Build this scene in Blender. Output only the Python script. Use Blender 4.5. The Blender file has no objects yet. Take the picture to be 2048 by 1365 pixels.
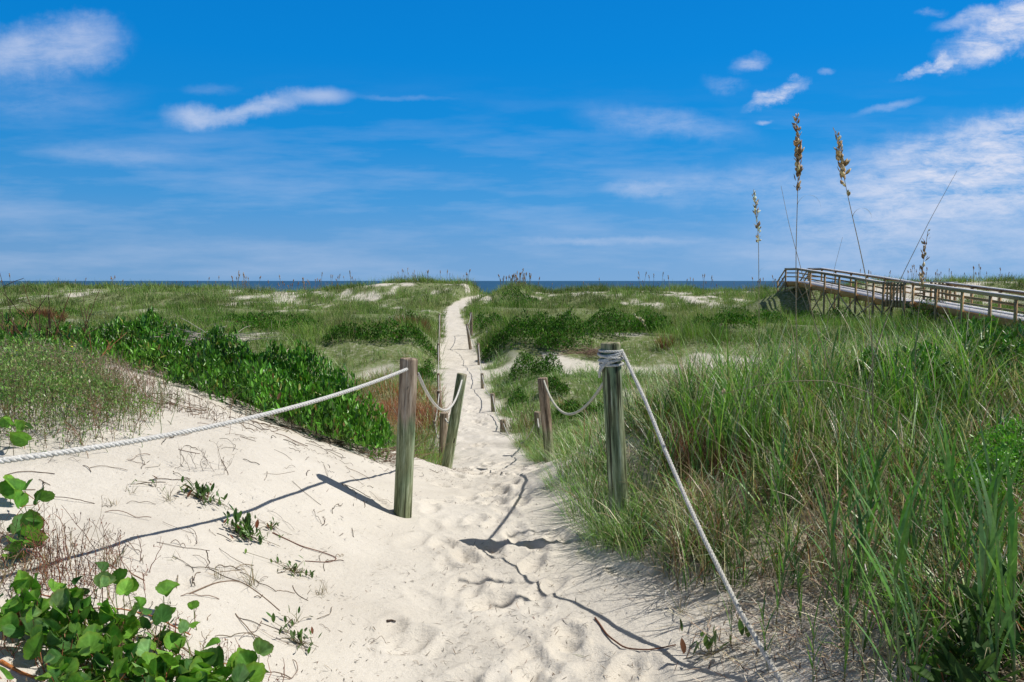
import bpy, math
import numpy as np
from mathutils import Vector

R = math.radians
PI = math.pi
scene = bpy.context.scene
COL = scene.collection
rng = np.random.default_rng(7)

# ------------------------------------------------------------------ camera
EYE = 1.6
PITCH = R(4.48)
F = 1536.0
cam_d = bpy.data.cameras.new('camera')
cam_d.lens = 27.0
cam_d.sensor_width = 36.0
cam_d.clip_start = 0.05
cam_d.clip_end = 80000
cam = bpy.data.objects.new('camera', cam_d)
cam.location = (0, 0, EYE)
cam.rotation_euler = (R(90) - PITCH, 0, 0)
COL.objects.link(cam)
scene.camera = cam

def W(px, py, d):
    """world point seen at photograph position px,py at the distance d along y"""
    r = (px - 1024) / F
    u = (682.5 - py) / F
    y = math.cos(PITCH) + u * math.sin(PITCH)
    z = -math.sin(PITCH) + u * math.cos(PITCH)
    return np.array((r / y * d, d, EYE + z / y * d))

def slope(py):
    u = (682.5 - py) / F
    return (-math.sin(PITCH) + u * math.cos(PITCH)) / (math.cos(PITCH) + u * math.sin(PITCH))

# ------------------------------------------------------------------ light
SUN_EL, SUN_AZ = R(54), R(90)          # azimuth measured clockwise from +y: the sun stands over +x
scene.view_settings.view_transform = 'Standard'
scene.view_settings.look = 'None'
scene.view_settings.exposure = 0.0
scene.view_settings.gamma = 1.0
sun_d = bpy.data.lights.new('sun', 'SUN')
sun_d.energy = 4.5
sun_d.angle = R(0.53)
sun_d.color = (1.0, 0.955, 0.89)
sun = bpy.data.objects.new('sun', sun_d)
sd = Vector((math.cos(SUN_EL), 0.06, math.sin(SUN_EL)))
sun.rotation_euler = sd.to_track_quat('Z', 'Y').to_euler()
sun.location = (30, 0, 40)
COL.objects.link(sun)

class NT:
    """small helper for node trees"""
    def __init__(s, tree):
        s.t = tree; s.n = tree.nodes; s.l = tree.links
    def new(s, typ, **kw):
        n = s.n.new(typ)
        for k, v in kw.items():
            setattr(n, k, v)
        return n
    def put(s, sock, v):
        if isinstance(v, bpy.types.NodeSocket):
            s.l.new(v, sock)
        else:
            if sock.type == 'RGBA' and not hasattr(v, '__len__'):
                v = (v, v, v, 1)
            if sock.type == 'RGBA' and len(v) == 3:
                v = tuple(v) + (1,)
            sock.default_value = v
    def math(s, op, a, b=None, c=None, clamp=False):
        n = s.new('ShaderNodeMath', operation=op); n.use_clamp = clamp
        s.put(n.inputs[0], a)
        if b is not None: s.put(n.inputs[1], b)
        if c is not None: s.put(n.inputs[2], c)
        return n.outputs[0]
    def mix(s, f, a, b, blend='MIX'):
        n = s.new('ShaderNodeMix', data_type='RGBA', blend_type=blend)
        s.put(n.inputs[0], f); s.put(n.inputs[6], a); s.put(n.inputs[7], b)
        return n.outputs[2]
    def ramp(s, f, stops, interp='LINEAR'):
        n = s.new('ShaderNodeValToRGB'); n.color_ramp.interpolation = interp
        e = n.color_ramp.elements
        while len(e) > 1: e.remove(e[-1])
        e[0].position = stops[0][0]; e[0].color = tuple(stops[0][1]) + (1,)
        for p, c in stops[1:]:
            q = e.new(p); q.color = tuple(c) + (1,)
        s.put(n.inputs[0], f)
        return n.outputs[0]
    def rng(s, v, a, b, c=0.0, d=1.0, smooth=False):
        n = s.new('ShaderNodeMapRange'); n.clamp = True
        if smooth: n.interpolation_type = 'SMOOTHSTEP'
        for i, q in enumerate((v, a, b, c, d)): s.put(n.inputs[i], q)
        return n.outputs[0]
    def noise(s, vec, scale, detail=3, rough=0.55, dist=0.0):
        n = s.new('ShaderNodeTexNoise')
        s.put(n.inputs['Vector'], vec); s.put(n.inputs['Scale'], scale)
        s.put(n.inputs['Detail'], detail); s.put(n.inputs['Roughness'], rough); s.put(n.inputs['Distortion'], dist)
        return n.outputs[0]
    def mapping(s, vec, scale=(1, 1, 1), rot=(0, 0, 0), loc=(0, 0, 0)):
        n = s.new('ShaderNodeMapping')
        s.put(n.inputs[0], vec); n.inputs['Scale'].default_value = scale
        n.inputs['Rotation'].default_value = rot; n.inputs['Location'].default_value = loc
        return n.outputs[0]
    def combine(s, x, y, z):
        n = s.new('ShaderNodeCombineXYZ')
        s.put(n.inputs[0], x); s.put(n.inputs[1], y); s.put(n.inputs[2], z)
        return n.outputs[0]

# ------------------------------------------------------------------ sky
world = bpy.data.worlds.new('World')
scene.world = world
world.use_nodes = True
wt = NT(world.node_tree)
wt.n.clear()
wo = wt.new('ShaderNodeOutputWorld')
bg = wt.new('ShaderNodeBackground')
wt.l.new(bg.outputs[0], wo.inputs[0])
tc = wt.new('ShaderNodeTexCoord')
sep = wt.new('ShaderNodeSeparateXYZ')
wt.l.new(tc.outputs['Generated'], sep.inputs[0])
dx, dy, dz = sep.outputs
ay = wt.math('MAXIMUM', wt.math('ABSOLUTE', dy), 0.05)
su = wt.math('DIVIDE', dx, ay)
sv = wt.math('DIVIDE', dz, ay)
nish = wt.new('ShaderNodeTexSky', sky_type='NISHITA')
nish.sun_disc = False
nish.sun_elevation = SUN_EL
nish.sun_rotation = SUN_AZ
nish.air_density = 1.0; nish.dust_density = 0.6; nish.ozone_density = 3.0
nish_c = wt.mix(1.0, nish.outputs[0], (0.10, 0.10, 0.10), 'MULTIPLY')
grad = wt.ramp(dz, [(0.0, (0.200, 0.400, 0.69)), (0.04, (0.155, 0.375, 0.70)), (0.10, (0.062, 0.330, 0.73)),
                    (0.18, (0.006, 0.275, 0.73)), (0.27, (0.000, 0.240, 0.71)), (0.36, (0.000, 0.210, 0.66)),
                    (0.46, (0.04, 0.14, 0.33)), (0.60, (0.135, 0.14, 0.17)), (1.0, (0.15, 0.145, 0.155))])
# a little darker to the left, lighter to the right
lr = wt.rng(su, -0.75, 0.75, 0.9, 1.06)
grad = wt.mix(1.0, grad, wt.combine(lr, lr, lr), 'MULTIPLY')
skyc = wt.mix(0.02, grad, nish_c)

uv = wt.combine(su, sv, 0.0)
wn = wt.noise(uv, 11.0, 8, 0.66)           # edge distortion
wn2 = wt.noise(wt.mapping(uv, loc=(3.3, 1.7, 0)), 11.0, 8, 0.66)
fine = wt.noise(wt.mapping(uv, scale=(1.0, 3.4, 1), rot=(0, 0, R(-20))), 15.0, 9, 0.72, 0.3)
streak = wt.noise(wt.mapping(uv, scale=(1.0, 6.5, 1), rot=(0, 0, R(4))), 3.2, 6, 0.6)

def cloud(px, py, rx, ry, deg, soft=0.6, amp=0.9, dist=0.06, tex=0.6):
    cu = (px - 1024) / F; cv = slope(py)
    a = R(deg); ca, sa = math.cos(a), math.sin(a)
    u = wt.math('SUBTRACT', wt.math('MULTIPLY_ADD', wn, dist, su), cu + dist * 0.5)
    v = wt.math('SUBTRACT', wt.math('MULTIPLY_ADD', wn2, dist, sv), cv + dist * 0.5)
    p = wt.math('MULTIPLY_ADD', u, ca / (rx / F), wt.math('MULTIPLY', v, sa / (rx / F)))
    q = wt.math('MULTIPLY_ADD', u, -sa / (ry / F), wt.math('MULTIPLY', v, ca / (ry / F)))
    r2 = wt.math('ADD', wt.math('MULTIPLY', p, p), wt.math('MULTIPLY', q, q))
    m = wt.rng(wt.math('SQRT', r2), 1.0, 1.0 - soft, 0.0, 1.0, True)
    t = wt.rng(fine, 0.36, 0.62, 1.0 - min(1, tex * 1.25), 1.0)
    return wt.math('MULTIPLY', wt.math('MULTIPLY', m, t), amp)

clouds = [
    cloud(110, 100, 190, 75, 8, 0.95, 0.50, 0.09, 0.4), cloud(205, 80, 80, 55, 0, 0.9, 0.28, 0.06, 0.3),
    cloud(20, 115, 130, 40, 25, 0.9, 0.3, 0.03, 0.15),
    cloud(400, 236, 85, 35, 0, 0.95, 0.62, 0.05, 0.3), cloud(520, 218, 150, 25, 14, 0.95, 0.58, 0.05, 0.35),
    cloud(655, 193, 75, 22, 2, 0.95, 0.52, 0.02, 0.1),
    cloud(800, 195, 150, 7, -1, 0.9, 0.12, 0.02, 0.6), cloud(430, 177, 70, 16, 0, 0.9, 0.10, 0.04, 0.6),
    cloud(2010, 50, 190, 62, 24, 0.65, 0.95, 0.09, 0.6), cloud(1900, 38, 80, 20, 16, 0.8, 0.55, 0.04, 0.6),
    cloud(1845, 130, 100, 16, 19, 0.9, 0.85, 0.07, 0.8), cloud(1542, 190, 80, 21, 27, 0.9, 0.9, 0.07, 0.8),
    cloud(1492, 124, 52, 22, 8, 0.9, 0.42, 0.05, 0.7), cloud(1830, 20, 36, 14, 0, 0.9, 0.45, 0.05, 0.7),
    cloud(1440, 165, 60, 22, -10, 0.9, 0.2, 0.05, 0.8), cloud(1640, 143, 24, 8, 0, 0.9, 0.35, 0.03, 0.6),
    cloud(1285, 377, 120, 20, 3, 0.9, 0.42, 0.03, 0.4), cloud(1520, 245, 22, 6, 10, 0.9, 0.4, 0.03, 0.4),
    cloud(1330, 250, 230, 42, -7, 0.95, 0.30, 0.05, 0.5), cloud(1760, 215, 90, 12, 12, 0.9, 0.3, 0.03, 0.5),
    cloud(2000, 330, 560, 125, 12, 0.8, 0.92, 0.08, 0.7), cloud(1990, 260, 260, 45, 16, 0.9, 0.45, 0.08, 0.7), cloud(1900, 470, 640, 120, 4, 0.9, 0.42, 0.05, 0.5),
    cloud(1500, 370, 300, 60, 3, 0.95, 0.3, 0.05, 0.5),
    cloud(250, 310, 220, 28, -3, 0.95, 0.22, 0.03, 0.4), cloud(100, 200, 240, 60, 0, 0.95, 0.16, 0.04, 0.5),
    cloud(1200, 482, 300, 12, 0, 0.95, 0.25, 0.03, 0.4),
]
total = clouds[0]
for c in clouds[1:]:
    # union: 1-(1-a)(1-b)
    total = wt.math('SUBTRACT', wt.math('ADD', total, c), wt.math('MULTIPLY', total, c))
veil = wt.math('MULTIPLY', wt.rng(streak, 0.45, 0.78, 0.0, 0.30), wt.rng(sv, 0.28, 0.10, 0.0, 1.0, True))
total = wt.math('SUBTRACT', wt.math('ADD', total, veil), wt.math('MULTIPLY', total, veil))
total = wt.math('MULTIPLY', total, wt.rng(dz, -0.01, 0.01))
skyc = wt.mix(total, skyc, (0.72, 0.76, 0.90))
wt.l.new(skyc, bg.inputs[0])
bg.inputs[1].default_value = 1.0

# ------------------------------------------------------------------ helpers: tags, meshes
def tag(o, label=None, cat=None, group=None, kind=None):
    if label: o['label'] = label
    if cat: o['category'] = cat
    if group: o['group'] = group
    if kind: o['kind'] = kind
    return o

def thing(name, loc, label, cat, group=None):
    o = bpy.data.objects.new(name, None)
    o.empty_display_size = 0.1
    o.location = tuple(float(v) for v in loc)
    COL.objects.link(o)
    return tag(o, label, cat, group)

class Acc:
    """collects geometry of one mesh: vertices, polygons, colours"""
    def __init__(s):
        s.V = []; s.C = []; s.F = {}; s.n = 0
    def add(s, V, faces, col):
        V = np.asarray(V, dtype=np.float64).reshape(-1, 3)
        faces = np.asarray(faces)
        col = np.asarray(col, dtype=np.float64)
        if col.ndim == 1: col = np.tile(col, (len(V), 1))
        s.V.append(V); s.C.append(col[:, :3].reshape(-1, 3))
        s.F.setdefault(faces.shape[1], []).append(faces + s.n)
        s.n += len(V)
    def build(s, name, mat, parent=None, origin=(0, 0, 0), smooth=False):
        me = bpy.data.meshes.new(name)
        V = np.concatenate(s.V) - np.asarray(origin, dtype=np.float64)
        C = np.concatenate(s.C)
        loops = []; totals = []
        for k, fl in s.F.items():
            f = np.concatenate(fl)
            loops.append(f.reshape(-1)); totals.append(np.full(len(f), k))
        loops = np.concatenate(loops); totals = np.concatenate(totals)
        starts = np.concatenate(([0], np.cumsum(totals)[:-1]))
        me.vertices.add(len(V)); me.vertices.foreach_set('co', V.astype(np.float32).ravel())
        me.loops.add(len(loops)); me.loops.foreach_set('vertex_index', loops.astype(np.int32))
        me.polygons.add(len(totals)); me.polygons.foreach_set('loop_start', starts.astype(np.int32))
        me.polygons.foreach_set('loop_total', totals.astype(np.int32))
        me.update(calc_edges=True)
        ca = me.color_attributes.new('Col', 'FLOAT_COLOR', 'POINT')
        C4 = np.ones((len(V), 4), dtype=np.float32); C4[:, :3] = np.clip(C, 0, 1)
        ca.data.foreach_set('color', C4.ravel())
        if smooth:
            me.polygons.foreach_set('use_smooth', np.ones(len(totals), dtype=bool))
        me.materials.append(mat)
        o = bpy.data.objects.new(name, me)
        COL.objects.link(o)
        if parent is not None: o.parent = parent
        else: o.location = tuple(float(v) for v in origin)
        return o

def hash2(i, j, seed):
    h = (i.astype(np.int64) * 374761393 + j.astype(np.int64) * 668265263 + seed * 1442695041) & 0xffffffff
    h = ((h ^ (h >> 13)) * 1274126177) & 0xffffffff
    h = h ^ (h >> 16)
    return (h & 0xffffff) / float(0xffffff)

def vnoise(x, y, seed=0):
    i = np.floor(x); j = np.floor(y); fx = x - i; fy = y - j
    fx = fx * fx * (3 - 2 * fx); fy = fy * fy * (3 - 2 * fy)
    a = hash2(i, j, seed); b = hash2(i + 1, j, seed); c = hash2(i, j + 1, seed); d = hash2(i + 1, j + 1, seed)
    return (a + (b - a) * fx) * (1 - fy) + (c + (d - c) * fx) * fy

def fbm(x, y, s, oct=4, seed=0):
    x = np.asarray(x, float); y = np.asarray(y, float)
    t = 0; a = 1; n = 0
    for k in range(oct):
        t = t + a * vnoise(x / s + 17.3 * k, y / s - 9.1 * k, seed + k); n += a
        a *= 0.5; s *= 0.5
    return t / n

def sstep(a, b, x):
    t = np.clip((x - a) / (b - a), 0, 1)
    return t * t * (3 - 2 * t)

# ------------------------------------------------------------------ terrain height
NEAR = np.array([
 (0,-3,0),(0,0,0),(0,1.5,0),(-.1,3,0),(-.2,4.2,0),(-.25,5,0),(-.2,6,-.1),(-.15,7.5,-.35),(-.15,9,-.65),(-.3,11,-1.0),(-.5,13,-1.25),(-.8,16,-1.42),
 (-.55,3,.02),(-.68,5,.02),(-.95,5,.13),(-1.3,5,.34),(-2,5,.62),(-2.7,4.6,.74),(-.5,6.5,-.14),(-1.4,6.5,.14),(-1.1,7.5,-.1),(-.77,9,-.65),(-.7,8,-.38),
 (-1.4,9,-.6),(-1.6,11,-1.15),(-1.9,7.5,.08),(-2.5,7.3,.40),(-2.6,9,-.1),(-3,11,-.95),(-4.1,8.4,.62),(-3.3,7,.66),(-3,5.8,.74),(-4.5,10,.40),
 (-5,12,-.6),(-6,9,.58),(-7,6,.7),(-4,5,.78),(-4,3,.7),(-2.5,3.3,.64),(-1.9,3,.50),(-1.2,3.2,.29),(-.9,3.9,.10),(-1.5,2.2,.38),(-.85,2.5,.17),
 (-.5,2.4,.02),(-2.5,1.5,.6),(-1,1,.15),(-5,0,.7),(-8,10,.3),(-8,14,-1),(-10,5,.5),(-1.6,4.2,.42),(-2.2,4.2,.63),(-3,15,-1.3),(-8,18,-1.3),(-14,12,-.9),
 (.66,4.7,.05),(.5,4,.02),(.8,3.8,.1),(1.2,4.5,.25),(.8,6,.24),(1.5,6.5,.45),(2.4,5,.4),(.6,3,.03),(1.0,2.6,.2),(1.33,2,.42),(2,2.5,.5),(2,1,.5),
 (.5,1.5,.05),(1.6,3.4,.35),(3,4,.55),(3,7,.55),(2,8,.3),(5,5,.7),(5,9,.35),(.45,9,-.6),(.7,8,-.2),(1.5,9.5,-.4),(1.2,11,-1.0),(3,12,-.9),(6,13,-.9),
 (8,6,.6),(9,12,-.6),(5,1,.6),(.9,7.2,.10),(.6,12,-1.15),(.4,15,-1.35),(3,16,-1.3),(9,17,-1.3),(14,12,-.9),(-12,0,.6),(12,0,.6),(0,-8,0),
], dtype=float)
_d = np.sqrt(((NEAR[:, None, :2] - NEAR[None, :, :2]) ** 2).sum(-1) + 0.35 ** 2)
_w = np.linalg.solve(_d + np.eye(len(NEAR)) * 0.01, NEAR[:, 2] + 0.3)

def near_h(x, y):
    out = np.full(x.shape, -0.3)
    for k in range(len(NEAR)):
        out = out + _w[k] * np.sqrt((x - NEAR[k, 0]) ** 2 + (y - NEAR[k, 1]) ** 2 + 0.35 ** 2)
    return out

PY = [-3, 0, 3, 5, 6, 9, 12.5, 16, 20, 28, 36.6, 50, 62, 70, 78, 85, 90, 94, 98, 130]
PX = [0, 0, -.05, -.15, -.15, -.15, -.48, -.8, -1.25, -1.8, -2.5, -3.6, -4.75, -5.35, -5.7, -5.4, -4.6, -3.7, -3.0, -3.0]
PW = [.8, .8, .75, .7, .70, .72, .6, .58, .62, .75, .8, .75, .7, .68, .7, .8, .7, .55, .5, .5]
def pcx(y): return np.interp(y, PY, PX)
def phw(y): return np.interp(y, PY, PW)
CPX = [-300, 0, 80, 300, 440, 500, 600, 700, 780, 850, 930, 962, 985, 1004, 1040, 1090, 1180, 1300, 1450, 1560, 1690, 1750, 1900, 2048, 2400]
CPY = [572, 573, 568, 570, 571, 575, 578, 571, 560, 557, 562, 570, 580, 572, 568, 577, 573, 575, 577, 574, 570, 560, 557, 556, 556]
def crest(x, y):
    px = 1024 + F * x / 97.0
    py = np.interp(px, CPX, CPY)
    return EYE - 97.0 * (py - 562.2) / F - 0.5
def offz(x, y):
    base = np.interp(y, [10, 16, 22, 26.5, 29, 31, 36, 46, 70, 78], [-1.15, -1.3, -1.4, -1.5, -1.15, -.85, -.95, -1.2, -1.25, -1.15])
    c = crest(x, y)
    t = sstep(76, 96, y)
    z = base * (1 - t) + c * t
    z = z - sstep(100, 135, y) * (c + 3.0) - sstep(135, 190, y) * 2.5
    return z
def pathz(y):
    return np.interp(y, [9, 12, 15, 20, 30, 50, 60, 75, 85, 93, 98, 104, 120, 140], [-.65, -1.15, -1.38, -1.55, -1.7, -1.7, -1.55, -1.25, -.75, -.2, -.1, -.6, -2.2, -3.5])

def H0(x, y):
    """smooth ground without the small relief"""
    x = np.asarray(x, float); y = np.asarray(y, float)
    nz = near_h(x, y)
    dist = np.abs(x - pcx(y))
    w = sstep(0.75, 2.2, dist / np.maximum(1.0, phw(y) * 1.2))
    o = offz(x, y)
    hum = (fbm(x, y, 5.5, 4, 3) - 0.5) * 1.25 * sstep(12, 20, y) * (1 - 0.5 * sstep(80, 95, y))
    hum = hum + (fbm(x, y, 14, 2, 31) - 0.5) * 0.4 * sstep(14, 24, y) * (1 - sstep(80, 95, y))
    ext = np.exp(-(((x - 23.0) / 3.6) ** 2 + ((y - 62.5) / 5.0) ** 2)) * 2.1
    o = o + hum + ext + np.exp(-(((x - 3.0) / 3.5) ** 2 + ((y - 31) / 2.2) ** 2)) * 0.25
    far = pathz(y) * (1 - w) + o * w
    b = sstep(10.5, 15.5, y)
    wide = sstep(11, 16, np.abs(x)) * sstep(-5, 5, y)
    b = np.maximum(b, wide)
    farn = np.where(y < 10, -0.4, far)
    return nz * (1 - b) + farn * b

# footprints and scuffs
FP = []
frng = np.random.default_rng(11)
for k in range(190):
    y = frng.uniform(1.9, 10.5) if k < 150 else frng.uniform(9, 20)
    cx = pcx(y); hw = phw(y)
    FP.append((cx + frng.normal(0.05, 0.42) * hw * 1.1, y, frng.normal(0, 0.35), frng.uniform(0.11, 0.16), frng.uniform(0.05, 0.075), frng.uniform(0.009, 0.027)))
FP += [(-1.6, 3.0, .5, .05, .04, .014), (-1.35, 3.05, .2, .05, .035, .012), (-1.5, 3.5, .2, .06, .04, .01), (-1.1, 3.6, .8, .09, .05, .012)]

def H(x, y, fp=True):
    x = np.asarray(x, float); y = np.asarray(y, float)
    z = H0(x, y)
    nearf = 1 - sstep(14, 30, y)
    z = z + (fbm(x, y, 0.55, 3, 55) - 0.5) * 0.045 * nearf
    hs = np.exp(-((x - pcx(y)) / (phw(y) * 0.9)) ** 2)
    z = z + (fbm(x * .94 + y * .34, (y * .94 - x * .34) * 2.6, 0.42, 3, 61) - 0.5) * 0.035 * nearf * (1 - hs)
    z = z + (fbm(x, y, 0.20, 3, 91) - 0.5) * 0.045 * hs * sstep(0.5, 2, y) * (1 - sstep(20, 45, y))
    z = z + (fbm(x, y * .7, 0.42, 3, 95) - 0.5) * 0.11 * hs * sstep(5, 12, y) * (1 - 0.4 * sstep(40, 80, y))
    if fp:
        zf = np.zeros_like(z)
        for (fx, fy, a, l, w, dpt) in FP:
            m = (np.abs(x - fx) < 0.35) & (np.abs(y - fy) < 0.35)
            if not m.any(): continue
            dx_ = x[m] - fx; dy_ = y[m] - fy
            p = (dx_ * math.sin(a) + dy_ * math.cos(a)) / l
            q = (dx_ * math.cos(a) - dy_ * math.sin(a)) / w
            r2 = p * p + q * q
            zf[m] += -dpt * np.exp(-r2 ** 2.6) * (1 + .3 * np.sign(p) * np.minimum(np.abs(p), 1)) + 0.5 * dpt * np.exp(-((np.sqrt(r2) - 1.28) / 0.22) ** 2)
        z = z + np.clip(zf, -0.05, 0.03)
    return z
def H1(x, y): return float(H(np.array([x]), np.array([y]))[0])

# ------------------------------------------------------------------ vegetation mask (also tints the ground with litter)
def vegmask(x, y):
    dist = np.abs(x - pcx(y)) - phw(y)
    edge = (fbm(x, y, 1.1, 3, 5) - 0.5) * 0.9
    m = sstep(-0.05, 0.35, dist + edge * np.clip(y / 14, 0.2, 1.0))
    n = fbm(x, y, 4.0, 4, 77)
    # scarps of bare sand both sides of the path
    sc = np.exp(-((y - 26.6 + .0 * x) / np.where(x > pcx(y) + 3, 2.6, 1.7)) ** 2) * np.where(x > pcx(y) + 3, 1.35, 1.0) * ((x - pcx(y) < 11) & (x - pcx(y) > -8))
    sc = sc * np.where(x > pcx(y), 1.0, 0.72)
    m = m * (1 - 0.90 * sstep(0.30, 0.6, sc * (0.15 + 1.25 * fbm(x, y, 1.2, 3, 79)) + (n - 0.5) * 0.8))
    # open sand here and there
    m = m * np.where((y > 11) & (y < 80), 1 - 0.75 * sstep(0.62, 0.70, 0.5 * n + 0.5 * fbm(x, y, 1.6, 3, 81)), 1)
    fd = sstep(74, 82, y)
    n2 = 0.5 * fbm(x, y * 0.8, 1.5, 3, 123) + 0.5 * fbm(x, y * .5, 5.0, 3, 127)
    leftsand = np.interp(1024 + F * x / np.maximum(y, 1), [0, 380, 430, 560, 760, 800, 940, 1100, 1500, 1560, 1720, 1780, 2048], [-.07, -.05, .02, .07, .03, -.05, -.08, -.05, .0, .03, .04, .10, .11])
    m = m * (1 - fd * 0.93 * sstep(0.535, 0.585, n2 + leftsand) * (dist > 0.8))
    return m

# ------------------------------------------------------------------ materials
def mat_new(name):
    m = bpy.data.materials.new(name); m.use_nodes = True
    t = NT(m.node_tree); t.n.clear()
    out = t.new('ShaderNodeOutputMaterial')
    return m, t, out

def mat_foliage(name, rough=0.5, trans=0.3, spec=0.35, var=0.25, scale=30):
    m, t, out = mat_new(name)
    at = t.new('ShaderNodeAttribute', attribute_name='Col')
    tcn = t.new('ShaderNodeTexCoord')
    nz = t.noise(tcn.outputs['Object'], scale, 3)
    v = t.rng(nz, 0.3, 0.7, 1 - var, 1 + var)
    c = t.mix(1.0, at.outputs['Color'], t.combine(v, v, v), 'MULTIPLY')
    p = t.new('ShaderNodeBsdfPrincipled')
    t.put(p.inputs['Base Color'], c); p.inputs['Roughness'].default_value = rough
    p.inputs['Specular IOR Level'].default_value = spec
    tr = t.new('ShaderNodeBsdfTranslucent'); t.put(tr.inputs['Color'], t.mix(1.0, c, (1.1, 1.25, 0.6), 'MULTIPLY'))
    mx = t.new('ShaderNodeMixShader'); mx.inputs[0].default_value = trans
    t.l.new(p.outputs[0], mx.inputs[1]); t.l.new(tr.outputs[0], mx.inputs[2])
    t.l.new(mx.outputs[0], out.inputs[0])
    return m

def mat_simple(name, rough=0.8, spec=0.2, var=0.3, scale=40, bump=0.0, stretch=(1, 1, 1)):
    m, t, out = mat_new(name)
    at = t.new('ShaderNodeAttribute', attribute_name='Col')
    tcn = t.new('ShaderNodeTexCoord')
    nz = t.noise(t.mapping(tcn.outputs['Object'], scale=stretch), scale, 4, 0.6)
    v = t.rng(nz, 0.3, 0.7, 1 - var, 1 + var)
    c = t.mix(1.0, at.outputs['Color'], t.combine(v, v, v), 'MULTIPLY')
    p = t.new('ShaderNodeBsdfPrincipled')
    t.put(p.inputs['Base Color'], c); p.inputs['Roughness'].default_value = rough
    p.inputs['Specular IOR Level'].default_value = spec
    if bump:
        b = t.new('ShaderNodeBump'); b.inputs['Strength'].default_value = bump; b.inputs['Distance'].default_value = 0.01
        t.put(b.inputs['Height'], nz); t.l.new(b.outputs[0], p.inputs['Normal'])
    t.l.new(p.outputs[0], out.inputs[0])
    return m

def mat_sand():
    m, t, out = mat_new('sand')
    tcn = t.new('ShaderNodeTexCoord'); P = tcn.outputs['Object']
    at = t.new('ShaderNodeAttribute', attribute_name='Col')
    sepc = t.new('ShaderNodeSeparateColor'); t.l.new(at.outputs['Color'], sepc.inputs[0])
    veg = sepc.outputs[0]
    n1 = t.noise(P, 1.3, 5, 0.6)
    n2 = t.noise(P, 260.0, 2, 0.6)
    n3 = t.noise(P, 38.0, 4, 0.65)
    c = t.ramp(n1, [(0.25, (0.58, 0.535, 0.46)), (0.55, (0.67, 0.625, 0.545)), (0.8, (0.73, 0.685, 0.61))])
    g = t.rng(n2, 0.3, 0.7, 0.86, 1.10)
    c = t.mix(1.0, c, t.combine(g, g, g), 'MULTIPLY')
    speck = t.rng(t.noise(P, 75.0, 2, 0.5), 0.70, 0.74, 0.0, 0.55)
    c = t.mix(speck, c, (0.16, 0.12, 0.09))
    lit = t.ramp(n3, [(0.3, (0.10, 0.085, 0.045)), (0.55, (0.21, 0.175, 0.10)), (0.8, (0.34, 0.29, 0.20))])
    moss = t.ramp(n3, [(0.3, (0.07, 0.12, 0.03)), (0.55, (0.17, 0.22, 0.08)), (0.8, (0.34, 0.36, 0.20))])
    lit = t.mix(sepc.outputs[1], lit, moss)
    vm = t.math('MULTIPLY', veg, t.rng(t.noise(P, 6.0, 4, 0.6), 0.3, 0.5, 0.55, 1.0))
    c = t.mix(vm, c, lit)
    p = t.new('ShaderNodeBsdfPrincipled')
    t.put(p.inputs['Base Color'], c); p.inputs['Roughness'].default_value = 0.95
    p.inputs['Specular IOR Level'].default_value = 0.1
    rip = t.noise(t.mapping(P, scale=(1.0, 2.4, 1.0), rot=(0, 0, R(28))), 9.0, 4, 0.6, 0.6)
    h = t.math('MULTIPLY_ADD', rip, 0.6, t.math('MULTIPLY_ADD', n3, 0.35, t.math('MULTIPLY', n2, 0.12)))
    b = t.new('ShaderNodeBump'); b.inputs['Strength'].default_value = 0.75; b.inputs['Distance'].default_value = 0.028
    t.put(b.inputs['Height'], h); t.l.new(b.outputs[0], p.inputs['Normal'])
    t.l.new(p.outputs[0], out.inputs[0])
    return m

def mat_sea():
    m, t, out = mat_new('sea_water')
    tcn = t.new('ShaderNodeTexCoord'); P = tcn.outputs['Object']
    n = t.noise(t.mapping(P, scale=(0.25, 1, 1)), 0.09, 6, 0.65)
    c = t.ramp(n, [(0.35, (0.012, 0.060, 0.135)), (0.6, (0.020, 0.085, 0.165)), (0.75, (0.04, 0.12, 0.20))])
    p = t.new('ShaderNodeBsdfPrincipled')
    t.put(p.inputs['Base Color'], c); p.inputs['Roughness'].default_value = 0.55
    p.inputs['Specular IOR Level'].default_value = 0.25
    b = t.new('ShaderNodeBump'); b.inputs['Strength'].default_value = 0.8; b.inputs['Distance'].default_value = 0.6
    t.put(b.inputs['Height'], n); t.l.new(b.outputs[0], p.inputs['Normal'])
    t.l.new(p.outputs[0], out.inputs[0])
    return m

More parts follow.
